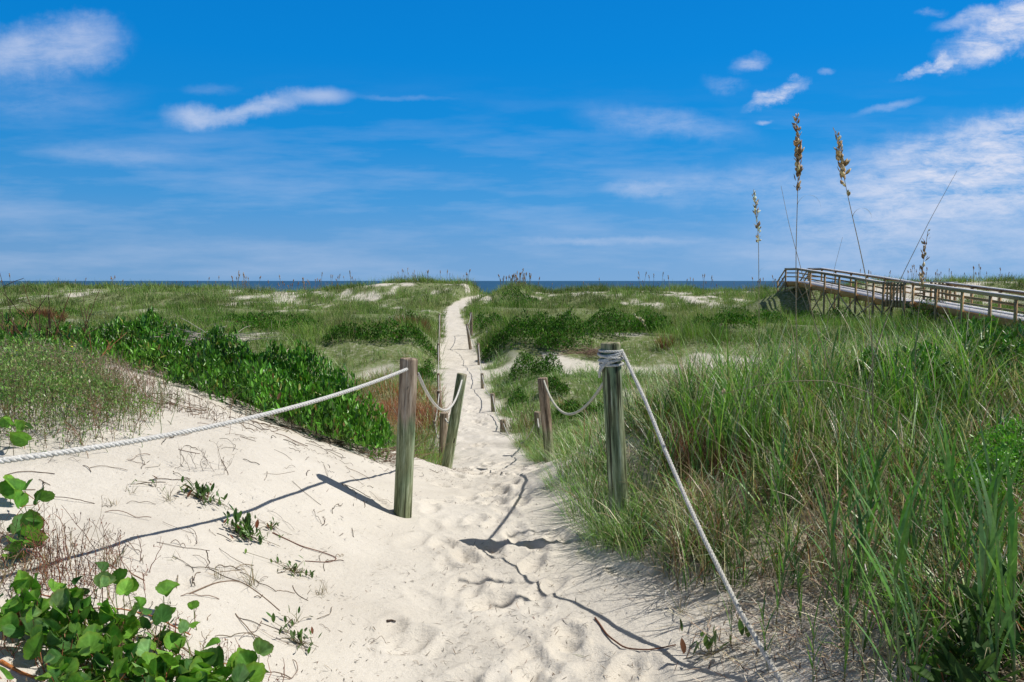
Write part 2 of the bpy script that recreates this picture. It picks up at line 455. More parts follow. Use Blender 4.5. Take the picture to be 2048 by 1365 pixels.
def mat_post(name, top_brown, length):
    """green treated round wood, upper part weathered to brown grey over top_brown metres"""
    m, t, out = mat_new(name)
    tcn = t.new('ShaderNodeTexCoord'); P = tcn.outputs['Object']
    oi = t.new('ShaderNodeObjectInfo')
    off = t.new('ShaderNodeVectorMath', operation='ADD')
    t.l.new(P, off.inputs[0])
    t.put(off.inputs[1], t.combine(t.math('MULTIPLY', oi.outputs['Random'], 7.0), 0.0, t.math('MULTIPLY', oi.outputs['Random'], 3.0)))
    Q = off.outputs[0]
    g1 = t.noise(t.mapping(Q, scale=(1, 1, 0.06)), 55.0, 6, 0.7)
    g2 = t.noise(t.mapping(Q, scale=(1, 1, 0.13)), 22.0, 5, 0.65, 0.5)
    g3 = t.noise(t.mapping(Q, scale=(1, 1, 0.3)), 7.0, 3, 0.6)
    gmix = t.math('MULTIPLY_ADD', g1, 0.55, t.math('MULTIPLY', g2, 0.5))
    green = t.ramp(gmix, [(0.38, (0.030, 0.036, 0.020)), (0.47, (0.15, 0.168, 0.085)), (0.55, (0.27, 0.30, 0.165)), (0.64, (0.52, 0.56, 0.39))])
    green = t.mix(t.rng(g3, 0.45, 0.7, 0.0, 0.6), green, t.ramp(gmix, [(0.40, (0.04, 0.07, 0.04)), (0.58, (0.20, 0.34, 0.20))]))
    brown = t.ramp(gmix, [(0.38, (0.035, 0.025, 0.018)), (0.47, (0.19, 0.14, 0.095)), (0.56, (0.37, 0.29, 0.205)), (0.66, (0.54, 0.46, 0.36))])
    sp = t.new('ShaderNodeSeparateXYZ'); t.l.new(P, sp.inputs[0])
    lim = length - top_brown
    zz = t.math('ADD', sp.outputs[2], t.math('MULTIPLY', t.math('SUBTRACT', g2, 0.5), 0.35))
    f = t.rng(zz, lim - 0.05, lim + 0.06)
    c = t.mix(f, green, brown)
    crack = t.rng(t.noise(t.mapping(Q, scale=(1, 1, 0.035)), 38.0, 2, 0.5), 0.60, 0.66, 0.0, 0.85)
    c = t.mix(crack, c, (0.018, 0.015, 0.010))
    knot = t.rng(t.noise(t.mapping(Q, scale=(1, 1, 0.55)), 17.0, 1, 0.4), 0.71, 0.76, 0.0, 0.9)
    c = t.mix(knot, c, (0.03, 0.022, 0.014))
    p = t.new('ShaderNodeBsdfPrincipled')
    t.put(p.inputs['Base Color'], c); p.inputs['Roughness'].default_value = 0.85
    p.inputs['Specular IOR Level'].default_value = 0.15
    h = t.math('SUBTRACT', gmix, t.math('MULTIPLY', crack, 0.6))
    b = t.new('ShaderNodeBump'); b.inputs['Strength'].default_value = 0.8; b.inputs['Distance'].default_value = 0.006
    t.put(b.inputs['Height'], h); t.l.new(b.outputs[0], p.inputs['Normal'])
    t.l.new(p.outputs[0], out.inputs[0])
    return m

M_SAND = mat_sand(); M_SEA = mat_sea()
M_GRASS = mat_foliage('grass_blade', 0.38, 0.28, 0.5, 0.25, 25)
M_FARGRASS = mat_foliage('meadow_grass', 0.7, 0.25, 0.15, 0.2, 1.5)
M_LEAF = mat_foliage('glossy_leaf', 0.36, 0.2, 0.45, 0.25, 12)
M_BROAD = mat_foliage('broad_leaf', 0.62, 0.3, 0.2, 0.28, 45)
M_SHRUB = mat_foliage('shrub_leaf', 0.62, 0.25, 0.2, 0.25, 20)
M_DRY = mat_simple('dry_stem', 0.85, 0.1, 0.3, 60)
M_OAT = mat_foliage('oat_husk', 0.55, 0.25, 0.3, 0.35, 60)
M_ROPE = mat_simple('rope_fibre', 0.75, 0.15, 0.30, 110, 0.4)
M_TIMBER = mat_simple('boardwalk_timber', 0.8, 0.15, 0.35, 3.0, 0.2, (1, 0.12, 1))
M_DECK = mat_simple('deck_board', 0.7, 0.2, 0.12, 6.0)
M_BOAT = mat_simple('boat_paint', 0.6, 0.2, 0.1, 1)

# ------------------------------------------------------------------ ground and path
def axis(fine_a, fine_b, step, far_a, far_b, growth):
    a = list(np.arange(fine_a, fine_b, step)); s = step; v = a[-1]
    while v < far_b:
        s *= growth; v += s; a.append(v)
    s = step; v = fine_a; pre = []
    while v > far_a:
        s *= growth; v -= s; pre.append(v)
    return np.array(pre[::-1] + a)
xs = axis(-2.6, 2.6, 0.022, -190, 190, 1.022)
ys = axis(1.6, 7.5, 0.022, -14, 185, 1.0115)
X, Y = np.meshgrid(xs, ys)
Z = H(X.ravel(), Y.ravel()).reshape(X.shape)
VG = vegmask(X, Y)
VG = np.where(Y < 10, 0, VG)
# litter under the near grass
def near_right(x, y):
    hole = np.exp(-(((x - .86) / .24) ** 2 + ((y - 6.1) / .45) ** 2)) + np.exp(-(((x - 1.45) / .36) ** 2 + ((y - 4.85) / .42) ** 2)) * .75
    e = np.interp(y, [1.8, 2.6, 3.4, 4.2, 5, 6, 7.5, 9, 11], [1.05, 1.02, .84, .60, .40, .46, .70, .85, .7])
    return sstep(0.0, 0.45, x - e + (fbm(x, y, 0.5, 2, 8) - 0.5) * 0.4) * (1 - .95 * sstep(.3, .6, hole))
NR = near_right(X, Y) * (1 - sstep(10, 12, Y)) * sstep(-3, 0, Y) * (X > 0)
VG = np.maximum(VG, NR * 0.50)
def left_cover(x, y):
    a = sstep(0.0, 0.6, (y - np.interp(x, [-9, -6, -4.3, -3.0, -1.6, -0.9], [8.3, 8.4, 8.9, 7.4, 6.4, 7.6])))
    return a * (x < -0.9 - 0.12 * np.maximum(y - 8, 0)) * (y < 13)
VG = np.maximum(VG, left_cover(X, Y) * 0.8)
ny, nx = X.shape
ids = np.arange(ny * nx).reshape(ny, nx)
quads = np.stack([ids[:-1, :-1], ids[:-1, 1:], ids[1:, 1:], ids[1:, :-1]], -1).reshape(-1, 4)
xm = (X[:-1, :-1] + X[1:, 1:]).ravel() / 2; ym = (Y[:-1, :-1] + Y[1:, 1:]).ravel() / 2
ispath = (np.abs(xm - pcx(ym)) < phw(ym) * 1.02) & (ym > -3) & (ym < 104)
gx, gy = np.gradient(Z, xs, axis=1), np.gradient(Z, ys, axis=0)
NRM = np.stack([-gx, -gy, np.ones_like(Z)], -1).reshape(-1, 3)
NRM /= np.linalg.norm(NRM, axis=1)[:, None]
allV = np.stack([X, Y, Z], -1).reshape(-1, 3)
allC = np.repeat(VG.reshape(-1, 1), 3, 1)
allC[:, 1] = sstep(10, 14, Y.ravel()) * 0.85
for nm, sel in (('ground', ~ispath), ('path', ispath)):
    q = quads[sel]
    used, inv = np.unique(q.ravel(), return_inverse=True)
    a = Acc(); a.add(allV[used], inv.reshape(-1, 4), allC[used])
    o = a.build(nm, M_SAND, smooth=True)
    o.data.normals_split_custom_set_from_vertices(NRM[used].astype(np.float32))
    tag(o, kind='structure')

a = Acc()
a.add([(-60000, 120, -3.7), (60000, 120, -3.7), (60000, 60000, -3.7), (-60000, 60000, -3.7)], [[0, 1, 2, 3]], (0, 0, 0))
tag(a.build('sea', M_SEA), kind='structure')

# ------------------------------------------------------------------ geometry generators
def blades(acc, pos, az, th0, curl, L, Wd, segs, c0, c1, side=None, basew=0.6, power=1.0, cmid=None):
    """ribbons that start at pos, lean away from the vertical by th0 and curl over"""
    n = len(pos)
    t = np.linspace(0, 1, segs + 1)
    az = np.broadcast_to(az, n); th0 = np.broadcast_to(th0, n); curl = np.broadcast_to(curl, n)
    L = np.broadcast_to(L, n); Wd = np.broadcast_to(Wd, n)
    th = th0[:, None] + curl[:, None] * (0.5 * (t[:-1] + t[1:]))[None, :] ** power
    ds = (L / segs)[:, None]
    hx = np.concatenate([np.zeros((n, 1)), np.cumsum(np.sin(th) * ds, 1)], 1)
    hz = np.concatenate([np.zeros((n, 1)), np.cumsum(np.cos(th) * ds, 1)], 1)
    ca, sa = np.cos(az)[:, None], np.sin(az)[:, None]
    P = np.stack([pos[:, 0:1] + hx * ca, pos[:, 1:2] + hx * sa, pos[:, 2:3] + hz], -1)
    sd_ = az + PI / 2 + (rng.normal(0, 0.5, n) if side is None else side)
    S = np.stack([np.cos(sd_), np.sin(sd_), np.zeros(n)], -1)[:, None, :]
    prof = np.where(t < 0.25, basew + (1 - basew) * t / 0.25, np.maximum(1 - ((t - 0.25) / 0.75) ** 1.6, 0.04))
    w = (Wd[:, None] * prof[None, :])[:, :, None] * 0.5
    V = np.stack([P - S * w, P + S * w], 2)           # n, segs+1, 2, 3
    base = (np.arange(n) * (segs + 1) * 2)[:, None, None]
    k = np.arange(segs)[None, :, None] * 2
    f = base + k + np.array([0, 1, 3, 2])[None, None, :]
    c0 = np.broadcast_to(c0, (n, 3)); c1 = np.broadcast_to(c1, (n, 3))
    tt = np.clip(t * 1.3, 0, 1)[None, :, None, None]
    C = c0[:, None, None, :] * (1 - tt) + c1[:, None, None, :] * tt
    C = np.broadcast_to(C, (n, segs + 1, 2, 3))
    acc.add(V, f.reshape(-1, 4), C.reshape(-1, 3))
    return P

def tubes(acc, P, r, sides, col, col2=None, caps=False):
    """P: n, m, 3 polylines; r: scalar, (n,) or (n,m)"""
    P = np.asarray(P, float)
    if P.ndim == 2: P = P[None]
    n, m, _ = P.shape
    r = np.asarray(r, float)
    if r.ndim == 0: r = np.full((n, m), float(r))
    elif r.ndim == 1 and len(r) == n and n != m: r = np.repeat(r[:, None], m, 1)
    elif r.ndim == 1: r = np.broadcast_to(r, (n, m))
    T = np.gradient(P, axis=1); T /= np.maximum(np.linalg.norm(T, axis=2, keepdims=True), 1e-9)
    ref = np.where(np.abs(T[..., 2:3]) > 0.9, np.array([0.0, 1.0, 0.0]), np.array([0.0, 0.0, 1.0]))
    if m > 2:
        mr = np.abs(T[..., 2]).mean(1) > 0.75
        ref = np.where(mr[:, None, None], np.array([0.0, 1.0, 0.0]), np.array([0.0, 0.0, 1.0])) * np.ones_like(T)
    A = np.cross(ref, T); A /= np.maximum(np.linalg.norm(A, axis=2, keepdims=True), 1e-9)
    B = np.cross(T, A)
    ang = np.arange(sides) * 2 * PI / sides
    V = P[:, :, None, :] + r[:, :, None, None] * (np.cos(ang)[None, None, :, None] * A[:, :, None, :] + np.sin(ang)[None, None, :, None] * B[:, :, None, :])
    j = np.arange(sides); j2 = (j + 1) % sides
    i = np.arange(m - 1)[:, None] * sides
    f = np.stack([i + j, i + j2, i + sides + j2, i + sides + j], -1).reshape(-1, 4)
    f = (np.arange(n) * m * sides)[:, None, None] + f[None]
    col = np.broadcast_to(np.asarray(col, float), (n, 3))
    col2 = col if col2 is None else np.broadcast_to(np.asarray(col2, float), (n, 3))
    tt = np.linspace(0, 1, m)[None, :, None, None]
    C = np.broadcast_to(col[:, None, None, :] * (1 - tt) + col2[:, None, None, :] * tt, (n, m, sides, 3))
    acc.add(V, f.reshape(-1, 4), C.reshape(-1, 3))
    if caps and n == 1:
        o = acc.n - m * sides
        c = C.reshape(m, sides, 3)
        acc.add(V[0, -1], np.arange(sides)[None, :], c[-1]); acc.add(V[0, 0], np.arange(sides)[None, ::-1], c[0])

def leaf_template(kind='ellipse'):
    if kind == 'ellipse':     # pointed narrow leaf along +z, folded a little, 0..1
        z = [0, .2, .5, .8, 1.0]; w = [0.03, .15, .20, .12, 0.0]
        V = []
        for a, b in zip(z, w):
            y = 0.10 * a * a
            V += [(-b, y + b * 0.35, a), (0, y, a), (b, y + b * 0.35, a)]
        f = []
        for k in range(4):
            o = k * 3
            f += [(o, o + 1, o + 4, o + 3), (o + 1, o + 2, o + 5, o + 4)]
        return np.array(V, float), np.array(f)
    if kind == 'flat':        # cheap leaf: two quads
        V = np.array([(0, 0, 0), (-.22, .05, .5), (0, 0.02, .5), (.22, .05, .5), (0, .08, 1)], float)
        return V, np.array([(0, 2, 1, 1), (0, 3, 2, 2), (1, 2, 4, 4), (2, 3, 4, 4)])[:, :3]
    if kind == 'heart':
        nr, na = 4, 40
        V = [(0, 0, 0.12)]; f = []
        for i in range(1, nr + 1):
            for j in range(na):
                a = j / na * 2 * PI          # 0 = tip
                rr = 1 - 0.32 * math.exp(-((a - PI) / 0.42) ** 2) + 0.10 * math.exp(-((min(a, 2 * PI - a)) / 0.3) ** 2)
                rr *= 1 + 0.03 * math.sin(a * 9 + 1) + (0.022 if j % 2 else -0.022) * (i == nr)
                q = i / nr
                x = 0.52 * rr * q * math.sin(a); z = 0.12 * (1 - q) + 0.5 * rr * q * math.cos(a) + 0.38 * q
                y = 0.30 * abs(x) ** 1.1 - 0.10 * z * z + 0.030 * q * math.sin(a * 3) * q
                V.append((x, y, z))
        for j in range(na):
            f.append((0, 1 + j, 1 + (j + 1) % na, 1 + (j + 1) % na))
        f3 = np.array(f)[:, :3]; f4 = []
        for i in range(nr - 1):
            for j in range(na):
                a_ = 1 + i * na + j; b_ = 1 + i * na + (j + 1) % na
                f4.append((a_, a_ + na, b_ + na, b_))
        f4 = np.array(f4)
        ft = np.concatenate([f3, f4[:, [0, 1, 2]], f4[:, [0, 2, 3]]])
        return np.array(V, float), ft

def rots(az, tilt, roll=None):
    """matrix that takes +z (leaf length) to a direction tilted from vertical by tilt toward az; +y (face normal-ish) turned by roll"""
    n = len(az)
    d = np.stack([np.sin(tilt) * np.cos(az), np.sin(tilt) * np.sin(az), np.cos(tilt)], -1)
    s = np.stack([-np.sin(az), np.cos(az), np.zeros(n)], -1)
    u = np.cross(d, s)
    if roll is not None:
        c, si = np.cos(roll)[:, None], np.sin(roll)[:, None]
        s, u = s * c + u * si, u * c - s * si
    return np.stack([s, u, d], -1)      # columns x, y, z

def stamp(acc, tmpl, Rm, pos, sc, col, var_vert=None):
    V, f = tmpl
    n = len(pos); m = len(V)
    sc = np.asarray(sc, float)
    if sc.ndim == 1: sc = np.repeat(sc[:, None], 3, 1)
    P = np.einsum('nij,nmj->nmi', Rm, V[None] * sc[:, None, :]) + pos[:, None, :]
    F_ = (np.arange(n) * m)[:, None, None] + f[None]
    C = np.broadcast_to(np.broadcast_to(col, (n, 3))[:, None, :], (n, m, 3))
    if var_vert is not None: C = C * var_vert[None]
    acc.add(P, F_.reshape(-1, f.shape[1]), C.reshape(-1, 3))

def pick(n, cols, weights, jit=0.2):
    cols = np.array(cols); w = np.array(weights, float); w /= w.sum()
    c = cols[rng.choice(len(cols), n, p=w)]
    return np.clip(c * (1 + rng.normal(0, jit, (n, 1))) * (1 + rng.normal(0, jit * 0.25, (n, 3))), 0.004, 0.9)

G_LITE = (.165, .250, .085); G_MID = (.105, .185, .050); G_DARK = (.045, .095, .020); G_OLIVE = (.19, .215, .095); G_GREY = (.22, .27, .15)
TAN = (.42, .34, .22); STRAW = (.55, .47, .33); BROWN = (.16, .095, .05); RED = (.27, .095, .050); RUST = (.33, .15, .075); YELLOW_G = (.30, .27, .08)

def px_lobe(px, d, wpx, ry, h):
    x = (px - 1024) / F * d
    return (x, d, wpx / F * d, ry, h)
DK = [(.050, .155, .010), (.080, .22, .014), (.028, .09, .008), (.12, .26, .03)]
DW = [4, 3, 3, 1.0]
mids = [
 ('low dark green shrub in the left meadow above the dune shrub top', [px_lobe(330, 48, 55, 1.6, .45), px_lobe(400, 49, 40, 1.4, .4)], 2200, .16),
 ('dark green shrub low in the far left corner of the meadow', [px_lobe(40, 43, 60, 1.5, .5)], 1800, .15),
 ('dark green strip of shrub on the left meadow nearest the ridge sand', [px_lobe(560, 52, 70, 1.4, .5), px_lobe(470, 54, 40, 1.4, .4)], 2600, .16),
 ('dark green shrub on the right meadow halfway to the far dune', [px_lobe(1290, 52, 50, 1.5, .5), px_lobe(1210, 54, 35, 1.4, .45)], 2200, .17),
 ('small dark shrub on the right meadow in line with the tall oats', [px_lobe(1480, 56, 45, 1.5, .5)], 1500, .18),
 ('dark shrub beside the rusty grass left of the near post', [px_lobe(660, 23, 30, .6, .35), px_lobe(610, 24, 30, .6, .3)], 1600, .085),
 ('dark green shrub on the ridge left of the path behind the ropes', [px_lobe(690, 31.5, 45, .9, .5), px_lobe(760, 31.2, 55, 1.0, .55), px_lobe(830, 31.2, 45, .9, .5)], 5200, .13),
 ('small dark green shrub beyond the ridge left of the path with rust tufts before it', [px_lobe(822, 44, 32, 1.3, .7)], 1500, .17),
 ('widest dark green shrub crowning the sandy bank right of the path', [px_lobe(1000, 31.4, 40, 1.0, .45), px_lobe(1070, 30.6, 60, 1.1, .8), px_lobe(1140, 30.2, 45, 1.0, .85), px_lobe(1110, 29.3, 40, .7, .6)], 7600, .13),
 ('dark green shrub continuing the bank top to the right of the widest one', [px_lobe(1220, 32, 55, 1.1, .6), px_lobe(1300, 32.6, 50, 1.0, .55)], 4200, .13),
 ('low dark green bush just right of the path below the far dune', [px_lobe(985, 46, 28, 1.6, .6), px_lobe(960, 52, 16, 1.4, .5)], 1600, .17),
 ('rounded dark bush in the hollow right of the roped path', [px_lobe(1050, 23, 34, .7, .5), px_lobe(1095, 22.5, 34, .6, .45)], 3200, .085),
 ('dark bush in the hollow between the two right-hand posts', [px_lobe(1150, 16, 45, .5, .32), px_lobe(1200, 15.6, 35, .45, .3)], 3200, .065),
 ('small dark bush touching the left rope posts in mid distance', [px_lobe(855, 24, 16, .4, .45), px_lobe(845, 25.5, 20, .4, .3)], 1300, .085),
 ('dark green shrub patch on the meadow right of the bank with open sand', [px_lobe(1395, 36, 50, 1.2, .55), px_lobe(1470, 37, 45, 1.2, .55), px_lobe(1540, 40, 40, 1.2, .5)], 4200, .15),
 ('dark green shrub mass standing before the boardwalk landing', [px_lobe(1730, 24, 60, 1.2, .75), px_lobe(1800, 23, 65, 1.2, .75), px_lobe(1660, 26, 50, 1.0, .6)], 6500, .10),
 ('low dark shrub behind the crest of the left dune shrub', [px_lobe(510, 36, 50, 1.2, .5), px_lobe(590, 37, 60, 1.2, .4)], 3000, .14),
 ('thin dark shrub streak across the left meadow', [px_lobe(640, 41, 60, 1.0, .35), px_lobe(130, 52, 45, 1.3, .45)], 2200, .16),
 ('dark shrub low on the slope right of the path near the twin posts', [px_lobe(1035, 18.5, 22, .4, .3), px_lobe(1110, 19, 30, .5, .35)], 2200, .075),
 ('dark bush at the shaded foot of the boardwalk landing', [(21.5, 40.5, 1.0, 1.2, 1.1), (23.0, 41.5, 1.0, 1.0, 1.0)], 2400, .15),
 ('dark bush under the near end of the boardwalk at the right edge', [(22.9, 32.8, 1.3, 1.3, .8), (22.2, 36.0, .9, .9, .5)], 2400, .14),
 ('dark shrub growing on the far dune right of the path top', [px_lobe(1030, 84, 30, 2.0, .8), px_lobe(1060, 82, 22, 2.0, .5)], 1400, .26),
 ('low dark bush beneath the upper end of the boardwalk', [(20.3, 53, 1.2, 1.6, .5), (20.8, 49, 1.0, 1.4, .5)], 1800, .16),
]

def shrubfree(x, y):
    m = np.ones_like(x)
    for _, lobes, _, _ in mids:
        for (cx, cy, rx, ry, h) in lobes:
            m = m * np.where(((x - cx) / (rx * 1.02)) ** 2 + ((y - cy + ry * .35) / (ry * 1.45)) ** 2 < 1, 0.04, 1)
    return m
# ------------------------------------------------------------------ meadow grass, valley grass, foredune grass
def scatter_view(n, y0, y1, p=1.0, margin=1.12):
    """points over the ground, thinner with distance"""
    u = rng.random(n)
    if p == 1.0: y = y0 * (y1 / y0) ** u
    else: y = (y0 ** (1 - p) + u * (y1 ** (1 - p) - y0 ** (1 - p))) ** (1 / (1 - p))
    x = rng.uniform(-1, 1, n) * (y * 0.667 * margin + 1.5)
    return x, y

def grass_field(name, nclump, per, y0, y1, p, Lr, Wd, segs, spread, palette_fn, keep_fn, lean=0.35, curl=0.9):
    x, y = scatter_view(nclump, y0, y1, p)
    k = rng.random(nclump) < keep_fn(x, y) * shrubfree(x, y)
    x, y = x[k], y[k]
    nc = len(x)
    sz = rng.uniform(0.55, 1.25, nc) * (0.25 + 1.5 * sstep(.3, .68, fbm(x, y, 2.2 if y1 > 40 else 0.9, 3, 201)))
    cl = palette_fn(x, y)
    idx = np.repeat(np.arange(nc), per); n = len(idx)
    az = rng.uniform(0, 2 * PI, n)
    rr = np.sqrt(rng.random(n)) * spread * sz[idx]
    bx = x[idx] + rr * np.cos(az); by = y[idx] + rr * np.sin(az)
    okk = np.abs(bx - pcx(by)) > phw(by) * 0.93
    idx, az, rr, bx, by = idx[okk], az[okk], rr[okk], bx[okk], by[okk]; n = len(idx)
    bz = H(bx, by, False) - 0.02
    az = az + rng.normal(0, 0.5, n)
    L = rng.uniform(Lr[0], Lr[1], n) * sz[idx]
    c1 = np.clip(cl[idx] * (1 + rng.normal(0, 0.16, (n, 1))), 0.004, .8)
    dry = rng.random(n) < 0.10
    c1[dry] = np.array(TAN) * rng.uniform(0.6, 1.1, (dry.sum(), 1))
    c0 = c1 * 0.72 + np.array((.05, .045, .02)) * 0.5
    a = Acc()
    wscale = Wd * (by / (0.5 * (y0 + y1))) ** 0.6
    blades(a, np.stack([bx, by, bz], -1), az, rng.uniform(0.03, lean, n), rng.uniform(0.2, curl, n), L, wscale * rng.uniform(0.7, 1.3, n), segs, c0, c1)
    return a

def pal_meadow(x, y):
    n = len(x)
    a = fbm(x, y, 7, 3, 301); b = fbm(x, y, 2.5, 3, 305)
    c = pick(n, [(.23, .38, .07), (.17, .32, .045), (.31, .41, .13)], [4, 3, 3], 0.2)
    dark = sstep(0.46, 0.57, 0.5 * b + 0.5 * fbm(x, y, 1.0, 2, 309))[:, None]
    c = c * (1 - dark * np.array([0.72, 0.58, 0.78])) 
    tan = sstep(0.56, 0.68, a)[:, None] * 0.5
    c = c * (1 - tan) + np.array((.42, .38, .19)) * tan
    return np.clip(c, .01, .6)

def pal_valley(x, y):
    n = len(x)
    c = pick(n, [(.20, .36, .065), (.28, .41, .12), (.12, .26, .035)], [4, 3, 3], 0.2)
    px = 1024 + F * x / y
    # red brown and straw coloured area left of the path, straw on the bank
    red = np.exp(-(((px - 800) / 95) ** 2 + ((y - 16.8) / 3.2) ** 2)) * (px < 885)
    red = (rng.random(n) < red * 1.5)
    c[red] = pick(red.sum(), [(.40, .12, .05), (.22, .10, .05), (.46, .19, .08)], [5, 2, 2], 0.2)
    st = np.exp(-(((px - 770) / 90) ** 2 + ((y - 24) / 3.5) ** 2)) * (px < 880)
    st = (rng.random(n) < st * 0.75)
    c[st] = pick(st.sum(), [(.36, .29, .13), (.28, .26, .10)], [1, 1], 0.15)
    yl = (px > 850) & (px < 925) & (y > 9) & (y < 12.5) & (rng.random(n) < 0.3)
    c[yl] = pick(yl.sum(), [(.38, .33, .08)], [1], 0.15)
    rt = np.exp(-(((px - 1060) / 50) ** 2 + ((y - 15) / 2.0) ** 2))
    rt = rng.random(n) < rt * 0.55
    c[rt] = pick(rt.sum(), [RUST, BROWN], [1, 1], 0.2)
    rt = np.exp(-(((px - 1330) / 120) ** 2 + ((y - 13) / 2.2) ** 2))
    rt = rng.random(n) < rt * 0.25
    c[rt] = pick(rt.sum(), [RUST, TAN], [1, 1], 0.2)
    return c

def pal_fore(x, y):
    n = len(x)
    b = fbm(x, y, 4.0, 3, 401)
    c = pick(n, [(.19, .31, .07), (.25, .35, .11), (.10, .20, .035), (.36, .38, .20)], [4, 4, 3, 1], 0.15)
    c = c * (1.15 - 0.5 * sstep(0.45, 0.65, b))[:, None]
    return np.clip(c, .01, .6)

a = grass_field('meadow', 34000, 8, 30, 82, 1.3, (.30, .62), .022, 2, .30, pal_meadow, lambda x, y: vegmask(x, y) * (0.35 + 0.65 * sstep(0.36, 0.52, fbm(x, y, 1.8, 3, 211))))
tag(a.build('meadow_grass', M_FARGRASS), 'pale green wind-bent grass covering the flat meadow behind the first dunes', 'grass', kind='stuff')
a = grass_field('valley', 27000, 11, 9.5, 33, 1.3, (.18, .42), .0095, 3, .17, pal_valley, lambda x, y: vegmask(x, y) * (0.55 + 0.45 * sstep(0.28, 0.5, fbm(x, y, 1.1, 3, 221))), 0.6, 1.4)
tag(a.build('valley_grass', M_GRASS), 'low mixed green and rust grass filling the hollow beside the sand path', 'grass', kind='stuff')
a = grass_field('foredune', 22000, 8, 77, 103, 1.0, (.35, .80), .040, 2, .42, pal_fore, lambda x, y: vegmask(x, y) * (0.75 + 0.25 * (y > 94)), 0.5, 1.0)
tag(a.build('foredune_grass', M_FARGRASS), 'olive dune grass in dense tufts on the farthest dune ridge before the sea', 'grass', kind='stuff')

# ------------------------------------------------------------------ near grass on the right bank
def near_grass():
    a = Acc()
    n0 = 14500
    y = 1.9 * (11.0 / 1.9) ** rng.random(n0); x = rng.uniform(0.03, 1, n0) * (y * 0.70 + 1.2)
    k = rng.random(n0) < near_right(x, y) * np.interp(y, [1.9, 3, 4.5, 11], [.16, .28, .70, 1]) * (0.22 + 0.78 * sstep(.40, .56, fbm(x, y, .55, 2, 88)))
    k &= ~((x < 1.40) & (y < 3.5) & (rng.random(n0) < 0.70))
    x, y = x[k], y[k]; nc = len(x)
    per = 15
    idx = np.repeat(np.arange(nc), per); n = len(idx)
    az = rng.uniform(0, 2 * PI, n); rr = np.sqrt(rng.random(n)) * 0.055
    bx = x[idx] + rr * np.cos(az); by = y[idx] + rr * np.sin(az)
    bz = H(bx, by, False) - 0.01
    sz = rng.uniform(0.55, 1.2, nc)
    typ = rng.random(nc); dryc = sstep(0.50, 0.62, fbm(x, y, 1.2, 3, 66))
    c = pick(n, [(.13, .30, .03), (.23, .41, .07), (.38, .48, .26), (.04, .12, .012)], [4, 3.2, 2.4, 4.2], 0.28)
    c = c * (0.55 + 0.9 * rng.random(nc) ** 1.2)[idx][:, None]
    dry = rng.random(n) < 0.19 + np.clip(0.5 * dryc[idx] + (typ[idx] < .22) * .6, 0, .8)
    c[dry] = pick(dry.sum(), [(.55, .45, .30), (.70, .62, .46), (.36, .26, .15), BROWN, RED], [4, 3.2, 2.8, 1.8, 1.2], 0.2)
    cla = rng.uniform(0, 2 * PI, nc); cll = rng.random(nc)
    az = np.where(rng.random(n) < cll[idx] * .7, cla[idx] + rng.normal(0, .5, n), az)
    L = rng.uniform(.20, .58, n) * sz[idx] * np.interp(by, [2, 4, 5, 6.5], [.75, 1, 1.2, 1.4]) * np.interp(bx / by, [.12, .3], [.72, 1.0])
    blades(a, np.stack([bx, by, bz], -1), az + rng.normal(0, .6, n), rng.uniform(0.03, 0.62, n), rng.uniform(0.1, 1.9, n) * (1 + (rng.random(n) < .2) * 0.9),
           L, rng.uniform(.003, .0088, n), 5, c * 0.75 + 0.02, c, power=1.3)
    # thatch: bent and broken dead blades low among the green ones
    n = 38000
    y = 2.0 * (8.5 / 2.0) ** rng.random(n); x = rng.uniform(0.06, 1, n) * (y * 0.70 + 1.0)
    k = rng.random(n) < near_right(x, y) * (.2 + .8 * sstep(.42, .58, fbm(x, y, .8, 3, 404))); x, y = x[k], y[k]; n = len(x)
    c = pick(n, [(.56, .46, .31), (.68, .60, .46), (.40, .30, .19), (.18, .10, .06), (.36, .13, .06), (.50, .47, .40)], [3, 3, 3, 2.5, 3.2, 1.5], .2)
    blades(a, np.stack([x, y, H(x, y, False) + rng.uniform(0, .12, n)], -1), rng.uniform(0, 2 * PI, n), rng.uniform(.3, 1.5, n), rng.normal(.6, 1.2, n), rng.uniform(.08, .30, n), rng.uniform(.002, .0055, n), 5, c * .8, c, power=2.2)
    # sprawling tufts that lean out over the sand at the edge of the path
    tufts = [(.52, 5.4, .4), (.46, 5.0, .42), (.60, 4.6, .42), (.62, 5.9, .4), (.72, 4.2, .4), (.36, 5.7, .3), (.44, 6.6, .26), (.80, 4.9, .45), (.66, 4.45, .35), (.52, 4.55, .26), (.95, 4.4, .4), (.95, 3.9, .36), (.40, 10.2, .35), (.33, 10.8, .4), (.62, 10.2, .4), (.80, 6.9, .4)]
    for (tx, ty, h) in tufts:
        m = 190
        az = rng.uniform(0, 2 * PI, m)
        rr = np.sqrt(rng.random(m)) * 0.16
        bx = tx + rr * np.cos(az) + .05; by = ty + rr * np.sin(az); bz = H(bx, by, False) - .01
        c = pick(m, [(.17, .35, .06), (.25, .42, .11), (.34, .45, .22), STRAW], [4, 4, 3, 1.5], .2)
        blades(a, np.stack([bx, by, bz], -1), az, rng.uniform(.1, .7, m), rng.uniform(.3, 1.7, m), rng.uniform(.2, h, m), rng.uniform(.0025, .0055, m), 7, c * .75, c, power=1.2)
    return a
a = near_grass()
m = 170
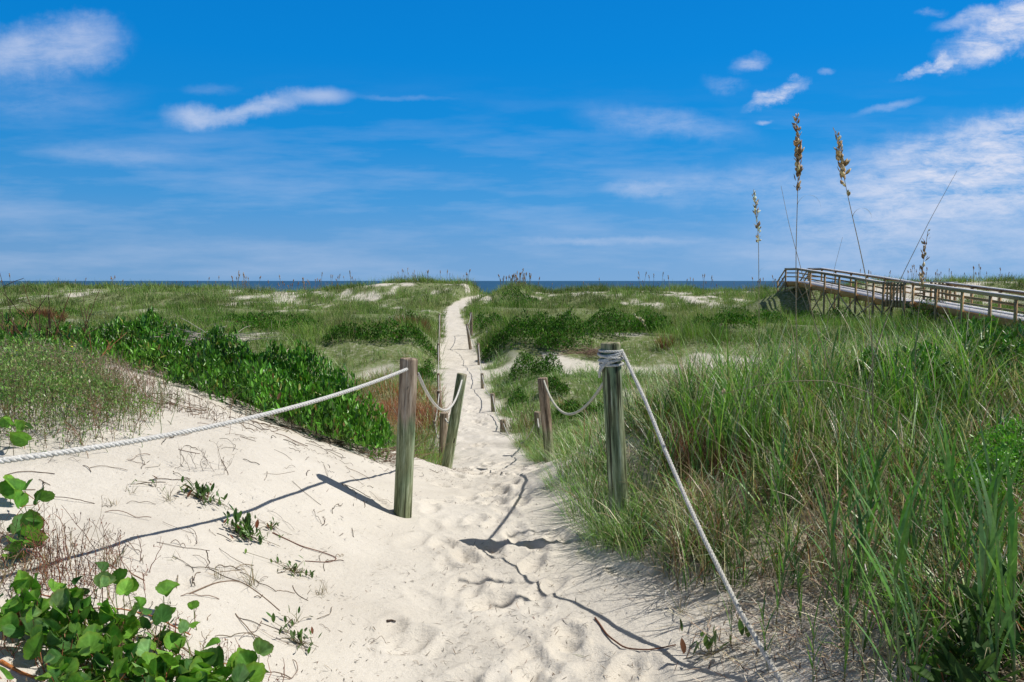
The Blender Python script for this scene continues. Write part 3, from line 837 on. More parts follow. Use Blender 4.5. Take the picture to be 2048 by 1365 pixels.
for k in range(m):
    px = rng.uniform(1380, 1980); d = rng.uniform(4.9, 6.6); x = (px - 1024) / F * d; nb = 12
    az = rng.uniform(0, 2 * PI, nb); c = pick(nb, [(.16, .36, .04), (.27, .46, .09), (.42, .50, .27), (.60, .50, .32)], [4, 3, 1.6, 1.2], .2)
    bx = x + rng.normal(0, .03, nb); by = d + rng.normal(0, .03, nb)
    blades(a, np.stack([bx, by, H(bx, by, False)], -1), az, rng.uniform(.02, .3, nb), rng.uniform(.2, 1.9, nb), rng.uniform(.5, 1.0, nb) * rng.uniform(.6, 1.12), rng.uniform(.005, .012, nb), 9, c * .8, c, power=1.8)
tag(a.build('bank_grass', M_GRASS), 'wiry green and straw grass tangled over the bank right of the path', 'grass', kind='stuff')

def litter_right():
    a = Acc()
    n0 = 42000
    y = 1.9 * (9.0 / 1.9) ** rng.random(n0); x = rng.uniform(0.06, 1, n0) * (y * 0.70 + 1.0)
    e = np.interp(y, [1.8, 2.6, 3.4, 4.2, 5, 6, 9], [.72, .66, .62, .60, .52, .6, .6])
    k = rng.random(n0) < sstep(-0.05, 0.55, x - e) * (0.25 + .75 * sstep(.35, .55, fbm(x, y, .5, 2, 99)))
    x, y = x[k], y[k]; n = len(x)
    z = H(x, y) + rng.uniform(0.001, 0.05, n) ** 1.0 * (rng.random(n) < .6) + 0.002
    c = pick(n, [(.5, .41, .28), (.66, .57, .43), (.30, .22, .14), (.11, .07, .045), (.55, .49, .42)], [3, 3, 3, 2.2, 2], .2)
    L = rng.uniform(.04, .19, n)
    blades(a, np.stack([x, y, z], -1), rng.uniform(0, 2 * PI, n), rng.uniform(1.1, 1.62, n), rng.normal(0.12, .35, n), L, rng.uniform(.0018, .0055, n), 4, c, c)
    return a
tag(litter_right().build('dry_litter', M_DRY), 'straw coloured dead grass and twigs matted over the sand right of the path', 'litter', kind='stuff')

def litter_path():
    a = Acc()
    n = 9500
    y = 1.9 * (12.0 / 1.9) ** rng.random(n)
    x = rng.normal(-0.45, 1.0, n) * (0.5 + y * 0.16)
    k = (x > -3.4) & (x < .75); x, y = x[k], y[k]
    d = fbm(x, y, .5, 3, 44); k = rng.random(len(x)) < sstep(.38, .62, d); x, y = x[k], y[k]; n = len(x)
    z = H(x, y) + .003
    c = pick(n, [(.10, .07, .05), (.17, .12, .08), (.28, .21, .15), (.06, .05, .04)], [3, 3, 2, 2], .2)
    blades(a, np.stack([x, y, z], -1), rng.uniform(0, 2 * PI, n), rng.uniform(1.2, 1.6, n), rng.normal(0, .4, n), rng.uniform(.006, .045, n) , rng.uniform(.0015, .0055, n), 2, c, c)
    # drift of dark chaff below the leaning post and along the foot of the dune
    m = 500
    yy = rng.uniform(6.3, 9.0, m); xx = np.interp(yy, [6, 7.5, 9], [-.62, -.58, -.62]) + rng.normal(0, .14, m)
    c = pick(m, [(.09, .06, .05), (.16, .10, .07)], [1, 1], .2)
    blades(a, np.stack([xx, yy, H(xx, yy) + .003], -1), rng.uniform(0, 2 * PI, m), rng.uniform(1.2, 1.6, m), rng.normal(0, .4, m), rng.uniform(.01, .05, m), rng.uniform(.002, .006, m), 2, c, c)
    return a
tag(litter_path().build('plant_debris', M_DRY), 'small dark leaf and twig crumbs strewn on the pale sand of the path and dune', 'debris', kind='stuff')

def dead_runners():
    """long thin dead stems and roots lying on the face of the left dune"""
    a = Acc()
    spots = []
    for k in range(330):
        if k < 90: px, py, d = rng.uniform(340, 560), rng.uniform(790, 900), None; x = rng.uniform(-2.9, -1.5); y = rng.uniform(5.6, 7.4)
        elif k < 150: x = rng.uniform(-2.6, -.9); y = rng.uniform(3.0, 5.6)
        elif k < 190: x = rng.uniform(-1.5, -.75); y = rng.uniform(6.2, 8.2)
        elif k < 230: x = rng.uniform(-1.6, -.6); y = rng.uniform(2.3, 3.4)
        else: x = rng.uniform(-2.8, -.9); y = rng.uniform(3.0, 6.8)
        spots.append((x, y))
    m = 12
    P = np.zeros((len(spots), m, 3))
    for i, (x, y) in enumerate(spots):
        ang = rng.normal(-0.95, .45) if i < 90 or 150 <= i < 190 else rng.uniform(0, 2 * PI)
        L = rng.uniform(.10, .45) if i < 90 else rng.uniform(.05, .26)
        cv = rng.normal(0, .9)
        cx, cy = x, y
        for k in range(m):
            P[i, k] = (cx, cy, 0)
            an = ang + cv * k / m + rng.normal(0, .12)
            cx += math.cos(an) * L / m; cy += math.sin(an) * L / m
    hh = H(P[..., 0].ravel(), P[..., 1].ravel()).reshape(P.shape[:2])
    lift = np.abs(np.sin(np.linspace(0, 1, m)[None] * rng.uniform(2, 8, (len(spots), 1)))) * rng.uniform(0, .018, (len(spots), 1))
    P[..., 2] = hh + lift + .0015
    c = pick(len(spots), [(.15, .11, .08), (.26, .20, .15), (.09, .07, .05)], [3, 2, 2], .15)
    tubes(a, P, rng.uniform(.0008, .0022, len(spots)) * np.where(np.arange(len(spots)) < 90, 1.7, 1.0), 4, c)
    return a
tag(dead_runners().build('dead_runners', M_DRY), 'thin dead runners and roots trailing over the sandy face of the left dune', 'dead stems', kind='stuff')

# ------------------------------------------------------------------ shrubs
T_ELL = leaf_template('ellipse'); T_FLAT = leaf_template('flat'); T_HEART = leaf_template('heart')

def shrub(name, label, lobes, nleaf, leaf, tmpl, cols, wts, upright=0.6, group=None, mat=None, twigs=40, cat='shrub', flowers=0, sink=.06):
    """lobes: (cx, cy, rx, ry, h). Leaves fill the outer shell of the domes above the ground."""
    lb = np.array(lobes, float)
    ar = lb[:, 2] * lb[:, 3]; ar /= ar.sum()
    k = rng.choice(len(lb), nleaf, p=ar)
    r = rng.random(nleaf) ** .66; th = rng.uniform(0, 2 * PI, nleaf)
    wob = 0.78 + 0.44 * vnoise(th * 1.9 + k * 5.3, k * 3.1 + 0.5, 17)
    x = lb[k, 0] + lb[k, 2] * r * np.cos(th) * wob; y = lb[k, 1] + lb[k, 3] * r * np.sin(th) * wob
    def top(x, y):
        h = np.zeros_like(x)
        for (cx, cy, rx, ry, hh) in lb:
            q = ((x - cx) / rx) ** 2 + ((y - cy) / ry) ** 2
            h = np.maximum(h, hh * np.sqrt(np.clip(1.05 - q, 0, 1)))
        lump = 0.30 + 1.4 * fbm(x, y, float(np.clip(lb[:, 2].min() * .5, .2, 1.1)), 3, 140)
        return h * lump
    g = H(x, y, False)
    t = top(x, y)
    dep = rng.random(nleaf) ** 1.8
    z = g + t * (1 - dep * 0.75) - leaf * 0.3 + rng.normal(0, .012, nleaf)
    az = rng.uniform(0, 2 * PI, nleaf); tilt = np.abs(rng.normal(0.25, 0.48, nleaf)) + (1 - upright) * rng.random(nleaf) * 1.5
    c = pick(nleaf, cols, wts, .22)
    n2 = fbm(x, y, leaf * 8 + .1, 2, 9)
    c = c * (0.75 + 0.5 * n2)[:, None]
    base = lb[0, :2]
    root = thing(name, (base[0], base[1], H1(base[0], base[1])), label, cat, group)
    org = np.array(root.location)
    a = Acc()
    s = leaf * rng.uniform(0.35, 1.25, nleaf)[:, None] * np.stack([rng.uniform(.5, 1.0, nleaf), rng.uniform(.3, 2.0, nleaf), np.ones(nleaf)], -1)
    stamp(a, tmpl, rots(az, tilt, rng.normal(0, .6, nleaf)), np.stack([x, y, z], -1), s, c)
    a.build('foliage', mat or M_LEAF, root, org)
    if twigs:
        b = Acc()
        kk = rng.integers(0, nleaf, twigs)
        p1 = np.stack([x[kk], y[kk], z[kk] + leaf * .5], -1)
        p0 = p1.copy(); p0[:, :2] = p0[:, :2] * .7 + lb[k[kk], :2] * .3; p0[:, 2] = H(p0[:, 0], p0[:, 1], False) - .02
        mid = (p0 + p1) / 2 + rng.normal(0, .03, p0.shape)
        tubes(b, np.stack([p0, mid, p1], 1), max(.0016, leaf * .035), 4, pick(twigs, [(.12, .09, .06), (.22, .17, .12)], [1, 1]))
        b.build('stem', M_DRY, root, org)
    if flowers:
        b = Acc()
        kk = rng.choice(nleaf, flowers, replace=False)
        V = np.array([(0, 0, 0)] + [(math.cos(i * PI / 4) * (1 if i % 2 else .6), math.sin(i * PI / 4) * (1 if i % 2 else .6), .25) for i in range(8)], float)
        f = np.array([(0, 1 + i, 1 + (i + 1) % 8) for i in range(8)])
        zt = g[kk] + t[kk] * 1.0 + rng.uniform(.01, .05, flowers)
        stamp(b, (V, f), rots(rng.uniform(0, 6.28, flowers), rng.uniform(0, 1.0, flowers)), np.stack([x[kk], y[kk], zt], -1), rng.uniform(.007, .013, flowers), np.array((.85, .72, .02)))
        b.build('flower', M_BROAD, root, org)
    return root

GL = [(.085, .25, .018), (.13, .33, .028), (.038, .12, .012), (.20, .42, .06)]
GL += [(.26, .28, .05), (.20, .11, .05)]; GW = [4, 3.2, 3.4, 1.2, .35, .22]
shrub('dune_shrub', 'large glossy green shrub spread over the crest of the left sand dune',
      [(-4.3, 9.9, 1.3, .95, .54), (-3.3, 9.0, 1.1, .75, .50), (-2.8, 8.4, .8, .65, .58), (-2.0, 6.75, .45, .42, .40), (-1.6, 6.72, .42, .40, .40), (-1.33, 6.8, .25, .30, .24), (-2.1, 7.8, .65, .55, .66), (-1.6, 7.25, .45, .45, .50), (-2.45, 7.15, .5, .42, .36), (-2.95, 7.6, .5, .42, .34), (-3.6, 8.3, .6, .4, .34), (-5.3, 9.6, 1.0, .8, .42),
       (-3.6, 9.9, .9, .7, .45), (-2.9, 8.0, .6, .4, .26), (-1.5, 7.35, .36, .32, .42), (-1.9, 7.6, .42, .35, .40), (-2.45, 7.85, .42, .32, .34), (-5.0, 8.9, .7, .45, .25)],
      56000, .070, T_ELL, GL, GW, .8, twigs=420)
shrub('dune_shrub', 'narrow-leaved green shrub at the left edge behind the yellow-flowered weeds',
      [(-5.2, 8.0, .55, .6, .30), (-4.7, 8.1, .55, .5, .28), (-5.9, 8.4, .8, .7, .38), (-4.3, 8.75, .4, .35, .22)], 5200, .075, T_ELL, GL + [(.16, .14, .06)], GW + [1], .85, twigs=60)
shrub('flowering_weed', 'bushy fine-leaved weed dotted with yellow flowers beside the dune at the left edge',
      [(-3.05, 4.7, .55, .55, .34), (-2.6, 4.45, .35, .4, .26), (-3.4, 5.3, .6, .6, .40), (-2.6, 4.9, .3, .3, .18), (-3.9, 5.9, .6, .6, .14), (-3.5, 5.9, .4, .4, .10)], 22000, .026, T_FLAT,
      [(.17, .32, .06), (.25, .38, .10), (.10, .19, .035), (.32, .29, .15)], [4, 3, 2, 1.5], .4, mat=M_GRASS, twigs=320, cat='weed', flowers=26)
shrub('flowering_weed', 'pale grey-green weed with tiny yellow flowers on top of the dune shrub',
      [(-4.9, 9.3, .8, .7, .48), (-5.6, 9.6, .5, .6, .40), (-4.3, 9.7, .5, .5, .58)], 6000, .032, T_FLAT, [(.17, .22, .09), (.22, .27, .13), (.10, .15, .05)], [3, 2, 2], .4, mat=M_GRASS, twigs=220, cat='weed', flowers=22)

# dark shrubs of the hollow and of the second ridge
for lab, lobes, nl, lf in mids:
    shrub('meadow_shrub', lab, [(a_, b_, c_, d_, e_ * 1.3) for (a_, b_, c_, d_, e_) in lobes], int(nl * 1.3), lf, T_FLAT, DK + [(.20, .20, .07), (.16, .10, .06)], DW + [.5, .35], .5, mat=M_SHRUB, twigs=30, group='dark shrubs between the dunes')
# right foreground leafy plants
shrub('dune_shrub', 'leafy green shrub behind the tall grass at the right edge', [(3.1, 5.7, .42, .4, .48), (3.65, 5.8, .5, .4, .46), (2.75, 6.0, .35, .4, .40), (4.2, 6.1, .5, .4, .45), (4.6, 7.4, .7, .5, .5), (5.3, 7.8, .8, .6, .5)], 15000, .062, T_ELL,
      [(.08, .22, .02), (.13, .30, .03), (.04, .12, .012)], [3, 2, 2], .65, twigs=60)
shrub('feathery_weed', 'bright yellow-green feathery weed among the grass at the right edge',
      [(2.12, 3.4, .24, .24, .34), (2.38, 3.6, .26, .26, .38), (2.0, 3.15, .16, .18, .26)], 14000, .024, T_FLAT, [(.14, .36, .03), (.20, .45, .05), (.08, .22, .02)], [4, 3, 2], .3, mat=M_GRASS, twigs=80, cat='weed')
shrub('broadleaf_plant', 'dark glossy broad-leaved plant in the lower right corner', [(1.32, 2.15, .16, .2, .24), (1.5, 2.3, .16, .2, .26), (1.2, 1.95, .14, .16, .2)], 300, .10, T_ELL,
      [(.045, .10, .022), (.075, .15, .035)], [1, 1], .45, mat=M_BROAD, twigs=16, cat='plant')

# rust coloured grass tufts
def tuft(name, label, x, y, n, h, rad, cols, wts, wd, group=None, cat='grass tuft', curl=.8, segs=4):
    root = None
    z = H1(x, y)
    az = rng.uniform(0, 2 * PI, n); rr = np.sqrt(rng.random(n)) * rad
    bx = x + rr * np.cos(az); by = y + rr * np.sin(az)
    c = pick(n, cols, wts, .2)
    a = Acc()
    blades(a, np.stack([bx, by, H(bx, by, False) - .01], -1), az, rng.uniform(0, .35, n), rng.uniform(.1, curl, n), rng.uniform(.5, 1, n) * h, wd * rng.uniform(.6, 1.3, n), segs, c * .8, c)
    o = a.build(name, M_DRY, None, (x, y, z))
    return tag(o, label, cat, group)
RG = 'rust coloured grass tufts'
for (px, d, h, rad, n, lab) in [
    (20, 30, .9, .35, 220, 'tall rust-brown grass tuft at the left edge of the meadow'),
    (65, 45, .75, .55, 300, 'wide rust-red grass tuft behind the bare stalks on the left'),
    (92, 45.5, .8, .3, 180, 'rust-red grass tuft at the right end of the row on the left meadow'),
    (121, 46, .5, .22, 90, 'small rust tuft alone on the left meadow'),
    (224, 46, .4, .3, 70, 'faint rust tuft on the meadow above the left dune shrub'),
    (106, 12.5, .5, .16, 130, 'orange-brown grass tuft just behind the shrub left of the dune'),
    (86, 11.8, .35, .16, 110, 'paler brown tuft low beside the orange-brown one'),
    (8, 8.3, .42, .14, 130, 'rust tuft cut by the left edge of the picture'),
    (814, 40, .6, .45, 160, 'rust tuft below the small dark shrub left of the path'),
    (845, 41, .65, .3, 130, 'rust tuft nearest the tall far-left rope post'),
    (1136, 17.0, .42, .15, 130, 'small rust tuft right of the near brown-topped post'),
    (1160, 13.2, .3, .12, 110, 'short rust tuft below the sagging right-hand rope'),
    (1196, 12.2, .48, .16, 170, 'bushy rust tuft standing between the two right-hand ropes'),
    (1262, 14.5, .35, .2, 120, 'rust tuft just behind the rope-wrapped post'),
    (1110, 10.4, .34, .12, 110, 'rust tuft low beside the brown-topped post'),
    (1330, 30, .5, .3, 90, 'rust tuft far right of the bank shrubs')]:
    x = (px - 1024) / F * d
    tuft('rust_grass', lab, x, d, int(n * 1.4), h * (1.5 if d > 28 else 1.15), rad, [RED, RUST, (.42, .22, .12), BROWN], [3, 4, 2, 1], max(.003, .0006 * d), RG)
for (x, y, n, h, rad, lab) in [(1.5, 5.15, 1500, .40, .40, 'wide red-brown dead grass clump in the middle of the right bank'),
                               (1.05, 4.0, 260, .2, .18, 'low red-brown dead clump at the foot of the right bank'),
                               (2.35, 4.9, 260, .30, .2, 'brown dead clump among the tall grass right of the rope'),
                               (1.35, 5.2, 280, .26, .22, 'dark brown dead clump close behind the slanting rope')]:
    tuft('dead_grass_clump', lab, x, y, n, h, rad, [RED, BROWN, (.20, .09, .05), (.30, .19, .11)], [2.2, 3, 2, 1.6], .0035, 'dead brown clumps on the right bank')

# ------------------------------------------------------------------ reed shoots: stem with alternate broad blades
def make_shoot(seed, h):
    global rng
    root = thing('reed_shoot', (0, 0, 0), 'x', 'reed')
    n = 7
    m = 9
    t = np.linspace(0, 1, m)
    lean = rng.uniform(-.10, .10, 2)
    P = np.stack([lean[0] * t ** 1.5 * h, lean[1] * t ** 1.5 * h, t * h * .8], -1)
    a = Acc(); tubes(a, P, np.linspace(.0042, .002, m), 6, (.26, .28, .14), (.14, .24, .07))
    a.build('stem', M_GRASS, root)
    zt = np.linspace(.22, .98, n) + rng.normal(0, .02, n)
    pos = np.stack([np.interp(zt, t, P[:, 0]), np.interp(zt, t, P[:, 1]), np.interp(zt, t, P[:, 2])], -1)
    az = (np.arange(n) % 2) * PI + rng.uniform(0, 6.28) + rng.normal(0, .35, n)
    a = Acc()
    c = pick(n, [(.12, .27, .05), (.17, .32, .08), (.11, .22, .08)], [1, 1, 1], .15)
    blades(a, pos, az, rng.uniform(.14, .45, n), rng.uniform(.0, .7, n), h * rng.uniform(.32, .58, n), rng.uniform(.008, .016, n), 8, c * .9, c, side=0.0, basew=.75, power=1.6)
    a.build('blade', M_BROAD, root)
    return root
def copy_tree(o):
    c = o.copy(); COL.objects.link(c)
    for ch in o.children:
        d = ch.copy(); COL.objects.link(d); d.parent = c
        for g in ch.children:
            e = g.copy(); COL.objects.link(e); e.parent = d
    return c
protos = [make_shoot(i, h) for i, h in enumerate((.55, .62, .48, .70, .58, .66))]
spots = []
srng = np.random.default_rng(21)
while len(spots) < 175:
    y = 2.0 * (7.5 / 2.0) ** srng.random(); x = srng.uniform(.25, 1) * y * .70
    e = np.interp(y, [2, 3, 4, 5, 8.5], [1.05, 1.1, 1.0, .95, 1.1])
    if x > e: spots.append((x, y, srng.uniform(.55, 1.1) * float(np.interp(y, [2.6, 4, 5.5], [1.0, .8, .62]))))
for (px_, d_, s_) in [(1400, 5.6, .9), (1440, 5.2, 1.0), (1480, 5.6, 1.1), (1520, 5.8, 1.0), (1560, 5.3, 1.1), (1500, 4.9, 1.0), (1610, 5.6, 1.0), (1660, 5.2, 1.0), (1420, 4.9, .7), (1580, 4.6, 1.0), (1720, 5.5, 1.0), (1790, 5.3, .9), (1450, 6.2, .9), (1535, 6.3, 1.0), (1630, 6.2, 1.0), (1370, 5.3, .7), (1850, 5.2, 1.0), (1950, 5.0, .9)]:
    for q_ in range(2): spots.append(((px_ - 1024) / F * d_ + srng.normal(0, .05), d_ + srng.normal(0, .1), s_ * srng.uniform(.85, 1.1)))
spots += [(.95, 2.75, .5), (1.02, 2.5, .6), (1.1, 3.1, .6), (.98, 3.5, .55), (.9, 3.05, .45), (1.35, 2.55, 1.0), (1.2, 2.7, .9), (1.45, 2.35, 1.0), (1.25, 3.0, .95), (1.5, 2.8, 1.0), (1.33, 2.15, 1.0), (1.62, 2.5, 1.05)]
for i, (x, y, s) in enumerate(spots):
    o = protos[i] if i < len(protos) else copy_tree(protos[i % len(protos)])
    o.location = (x, y, H1(x, y) - .02); o.rotation_euler = (srng.normal(0, .1), srng.normal(0, .1), srng.uniform(0, 6.28))
    o.scale = (s, s, s)
    tag(o, 'broad-bladed green reed shoot rising from the grassy bank right of the path', 'reed', 'reed shoots on the right bank')

# ------------------------------------------------------------------ sea oats
def spikelets(acc, P, n, ln, spread, cols, wts, spreadang=.42):
    m = len(P); t = np.sort(rng.random(n)); tt = np.linspace(0, 1, m)
    pos = np.stack([np.interp(t, tt, P[:, i]) for i in range(3)], -1)
    az = rng.uniform(0, 2 * PI, n)
    tilt = np.clip(np.abs(rng.normal(spreadang, spreadang * .55, n)), .05, 1.5)
    c = pick(n, cols, wts, .2)
    V = np.array([(0, 0, 0), (-.20, .0, .28), (-.24, 0, .52), (-.12, .0, .82), (0, .0, 1), (.12, 0, .82), (.24, 0, .52), (.20, 0, .28), (0, .06, .5), (0, -.06, .5)], float)
    f = []
    for i in range(8):
        j = (i + 1) % 8
        f += [(i, j, 8), (j, i, 9)]
    env = np.sin(np.clip(t * .9 + .12, 0, 1) * PI) * .6 + .5
    stamp(acc, (V, np.array(f)), rots(az, tilt, rng.uniform(-1, 1, n)), pos + np.stack([np.cos(az), np.sin(az), 0 * az], -1) * spread * rng.random((n, 1)), ln * env * rng.uniform(.7, 1.2, n), c)

def big_oat(label, pts, head_at, nsp, ln, cols, leaves=(), width=(.0035, .0016)):
    """pts: pixel x, y, distance list from the top down to the ground"""
    P = np.array([W(*p) for p in pts])[::-1]
    b = P[0].copy(); b[2] = H1(b[0], b[1]) - .02; P[0] = b
    s = np.concatenate(([0], np.cumsum(np.linalg.norm(np.diff(P, axis=0), axis=1)))); s /= s[-1]
    q = np.linspace(0, 1, 60)
    Q = np.stack([np.interp(q, s, P[:, i]) for i in range(3)], -1)
    for _ in range(4): Q[1:-1] = (Q[:-2] + Q[2:] + 2 * Q[1:-1]) / 4
    root = thing('sea_oats', b, label, 'sea oats')
    a = Acc(); tubes(a, Q, np.linspace(width[0], width[1], 60), 6, (.34, .30, .17), (.42, .33, .22))
    a.build('stem', M_OAT, root, b)
    if nsp:
        k = int(head_at * 60)
        a = Acc(); spikelets(a, Q[k:], nsp, ln, ln * .35, cols, [1] * len(cols))
        a.build('seed_head', M_OAT, root, b)
    for (tq, az, L, th, cu) in leaves:
        a = Acc(); p = Q[int(tq * 59)][None]
        blades(a, p, np.array([az]), np.array([th]), np.array([cu]), np.array([L]), np.array([.0045]), 16, np.array((.33, .28, .17)), np.array((.25, .2, .14)), side=0.0, basew=1.0)
        a.build('blade', M_OAT, root, b)
    return root
HUSK = [(.50, .34, .16), (.36, .22, .10), (.62, .48, .28)]
big_oat('tallest sea oat stalk with a full golden seed head above the others', [(1592, 232, 4.2), (1597, 300, 4.2), (1596, 360, 4.2), (1592, 500, 4.2), (1592, 640, 4.22), (1598, 800, 4.25), (1602, 960, 4.3)], .80, 100, .040, HUSK,
        [(.795, 0.1, .20, .15, 3.0), (.60, 0.0, .2, .3, 2.0), (.50, 0.0, .12, .9, .6)])
big_oat('leaning sea oat stalk with a sparse twisted head of pale husks, right of the tallest', [(1672, 262, 4.0), (1678, 300, 4.0), (1686, 345, 4.0), (1695, 390, 4.0), (1718, 490, 4.0), (1733, 560, 4.02), (1745, 700, 4.1), (1750, 900, 4.2)], .83, 48, .042, [(.62, .46, .25), (.45, .30, .14), (.75, .62, .42)],
        [(.79, 0.2, .17, .2, 3.0), (.58, -.1, .16, .7, 1.8)], (.005, .0012))
big_oat('short sea oat stalk with bleached husks, leftmost of the tall ones', [(1507, 380, 5.0), (1511, 410, 5.0), (1513, 440, 5.0), (1517, 470, 5.0), (1518, 600, 5.0), (1518, 760, 5.1), (1520, 860, 5.2)], .80, 60, .032, [(.70, .60, .42), (.50, .38, .22), (.85, .78, .62)], [(.72, .0, .08, .3, 1.5)])
big_oat('low sea oat stalk with drooping dark husks in front of the boardwalk', [(1856, 462, 4.6), (1850, 500, 4.6), (1846, 535, 4.6), (1841, 580, 4.6), (1832, 680, 4.6), (1828, 860, 4.7)], .78, 40, .034, [(.34, .20, .10), (.48, .33, .17), (.60, .50, .33)], [(.7, 2.8, .1, .3, 1.2)])
big_oat('long bare dark stalk slanting up to the right beyond the sea oats', [(1914, 342, 4.4), (1860, 440, 4.4), (1800, 560, 4.4), (1745, 720, 4.4), (1700, 880, 4.5)], .9, 0, .03, HUSK, (), (.0045, .0009))
big_oat('thin bare stalk crossing in front of the tallest sea oat', [(1562, 372, 4.3), (1578, 450, 4.3), (1600, 530, 4.3), (1630, 650, 4.3), (1680, 800, 4.3), (1720, 930, 4.4)], .9, 0, .03, HUSK, (), (.0042, .0009))
big_oat('short bare blade tip between the two tallest sea oats', [(1685, 475, 4.9), (1668, 540, 4.9), (1655, 640, 4.9), (1640, 800, 5.0)], .9, 0, .03, HUSK, (), (.003, .0008))
big_oat('pale arching grass stalk with a dry nodding head in the middle of the right bank', [(1265, 628, 9.5), (1290, 650, 9.5), (1300, 690, 9.5), (1310, 760, 9.6), (1312, 820, 9.7)], .85, 14, .04, [(.75, .68, .48)], (), (.003, .0015))
big_oat('long straw stalk arching over the right bank from the rope', [(1440, 790, 4.4), (1500, 775, 4.3), (1580, 762, 4.2), (1660, 762, 4.2), (1740, 785, 4.2), (1820, 840, 4.2), (1880, 930, 4.1), (1900, 1010, 4.0)], .95, 5, .03, [(.6, .5, .35)], (), (.0035, .0015))

def make_far_oat(h, nsp, bend):
    root = thing('sea_oats', (0, 0, 0), 'x', 'sea oats')
    t = np.linspace(0, 1, 10)
    P = np.stack([bend * t ** 2.5 * h, 0 * t, t * h], -1)
    a = Acc(); tubes(a, P, np.linspace(.018, .014, 10), 3, (.30, .26, .16)); a.build('stem', M_OAT, root)
    a = Acc(); spikelets(a, P[7:], nsp + 12, .14, .015, [(.36, .22, .12), (.52, .37, .23)], [1, 1], .16); a.build('seed_head', M_OAT, root)
    return root
fo = [make_far_oat(1.75, 11, .05), make_far_oat(1.5, 9, -.07), make_far_oat(1.6, 10, .13), make_far_oat(1.35, 9, 0.0), make_far_oat(1.9, 10, -.1)]
orng = np.random.default_rng(5)
fs = []
ccs = [orng.uniform(460, 900) for _ in range(9)] + [orng.uniform(1170, 1560) for _ in range(6)] + [orng.uniform(1710, 2048) for _ in range(6)]
for k in range(252):
    zone = orng.random()
    if zone < .10: px = orng.uniform(0, 440)
    elif zone < .50: px = orng.uniform(460, 900)
    elif zone < .60: px = orng.uniform(925, 965)
    elif zone < .66: px = orng.uniform(1060, 1170)
    elif zone < .83: px = orng.uniform(1170, 1570)
    else: px = orng.uniform(1700, 2048)
    if zone > .10 and orng.random() < .55: px = ccs[orng.integers(0, len(ccs))] + orng.normal(0, 14)
    fs.append((px, orng.uniform(90, 99), orng.uniform(.45, 1.35), 0))
for k in range(46): fs.append((orng.normal(1033, 15), orng.uniform(88, 94), orng.uniform(.9, 1.4), 1))
for i, (px, d, s, g) in enumerate(fs):
    o = fo[i] if i < len(fo) else copy_tree(fo[orng.integers(0, len(fo))])
    x = (px - 1024) / F * d
    o.location = (x, d, H1(x, d) - .1); o.rotation_euler = (orng.normal(0, .06), orng.normal(0, .06), orng.uniform(0, 6.28)); o.scale = (s, s, s)
    if g: tag(o, 'tan sea oat stalk in the dense cluster on the dune beside the path end', 'sea oats', 'clustered sea oats at the path end')
    else: tag(o, 'thin dry sea oat stalk with a small brown head on the far dune crest', 'sea oats', 'sea oats along the far dune crest')

# ------------------------------------------------------------------ fence posts
def post(label, top_px, base_px, d, dia, mat_top=.0, notch=False, below=.35, zbase=None, dtop=None):
    T = W(top_px[0], top_px[1], dtop or d)
    B = W(base_px[0], base_px[1], d)
    if zbase is None: B[2] = H1(B[0], d) 
    ax = T - B; Lv = np.linalg.norm(ax); ax = ax / Lv
    sides, rings = 40, 26
    L = Lv + below
    tz = np.concatenate([np.linspace(0, L - .012, rings), [L - .004, L]])
    V = []
    for k, z in enumerate(tz):
        rr = dia / 2 * (1.03 - .05 * z / L)
        if k == rings: rr *= .975
        if k == rings + 1: rr *= .91
        for j in range(sides):
            a = j * 2 * PI / sides
            w = 1 + .022 * math.sin(3 * a + z * 2 + d) + .012 * math.sin(7 * a + z * 5) + .008 * math.sin(19 * a + z * 1.3)
            if notch and z > L - .42:
                da = (a - R(250) + PI) % (2 * PI) - PI
                w -= .13 * math.exp(-(da / .07) ** 2)
            V.append((rr * w * math.cos(a), rr * w * math.sin(a), z - below))
    f = []
    m = len(tz)
    for i in range(m - 1):
        for j in range(sides):
            j2 = (j + 1) % sides
            f.append((i * sides + j, i * sides + j2, (i + 1) * sides + j2, (i + 1) * sides + j))
    a = Acc(); a.add(V, f, (.2, .2, .2))
    top = np.array(V[(m - 1) * sides:])
    a.add(np.concatenate([top * [1, 1, 1], [[0, 0, L - below - .002]]]), [(j, (j + 1) % sides, sides) for j in range(sides)], (.2, .2, .2))
    o = a.build('fence_post', mat_post('post_wood', mat_top, Lv), smooth=False)
    for i_, p_ in enumerate(o.data.polygons):
        p_.use_smooth = i_ < (m - 2) * sides
    o.location = tuple(B)
    o.rotation_euler = Vector(ax).to_track_quat('Z', 'Y').to_euler()
    tag(o, label, 'post', 'rope fence posts along the path')
    return B, T, ax
PL = {}
PL['L1'] = post('thick near post left of the path, green below and brown grey at its cracked top', (818, 717), (805, 1042), 5.0, .118, .42, True)
PL['L2'] = post('green post leaning to the right beside the path, second of the left row', (924, 748), (893, 951), 9.0, .122, .0)
PL['L3'] = post('short grey post just behind the leaning post', (888, 826), (885, 915), 11.2, .12, 2.0)
PL['L4'] = post('stub of a post almost lost in the grass, left row behind the short grey post', (870, 842), (870, 870), 15.0, .10, 2.0)
PL['L5'] = post('small brown post at the grass edge, left row above the stub', (878, 782), (880, 835), 18.0, .115, 2.0)
PL['L6'] = post('distant dark post with the rope passing over it, left row', (877, 747), (878, 790), 22.5, .10, 2.0)
PL['L7'] = post('distant slim post before the left bank of sand', (877, 687), (877, 745), 30.0, .11, 2.0)
PL['L8'] = post('farthest slim post of the left row against the meadow', (879, 628), (879, 676), 40.0, .11, 2.0)
PL['R1'] = post('thick green post wrapped with rope near its top, right of the path', (1221, 686), (1241, 1010), 4.7, .121, .0)
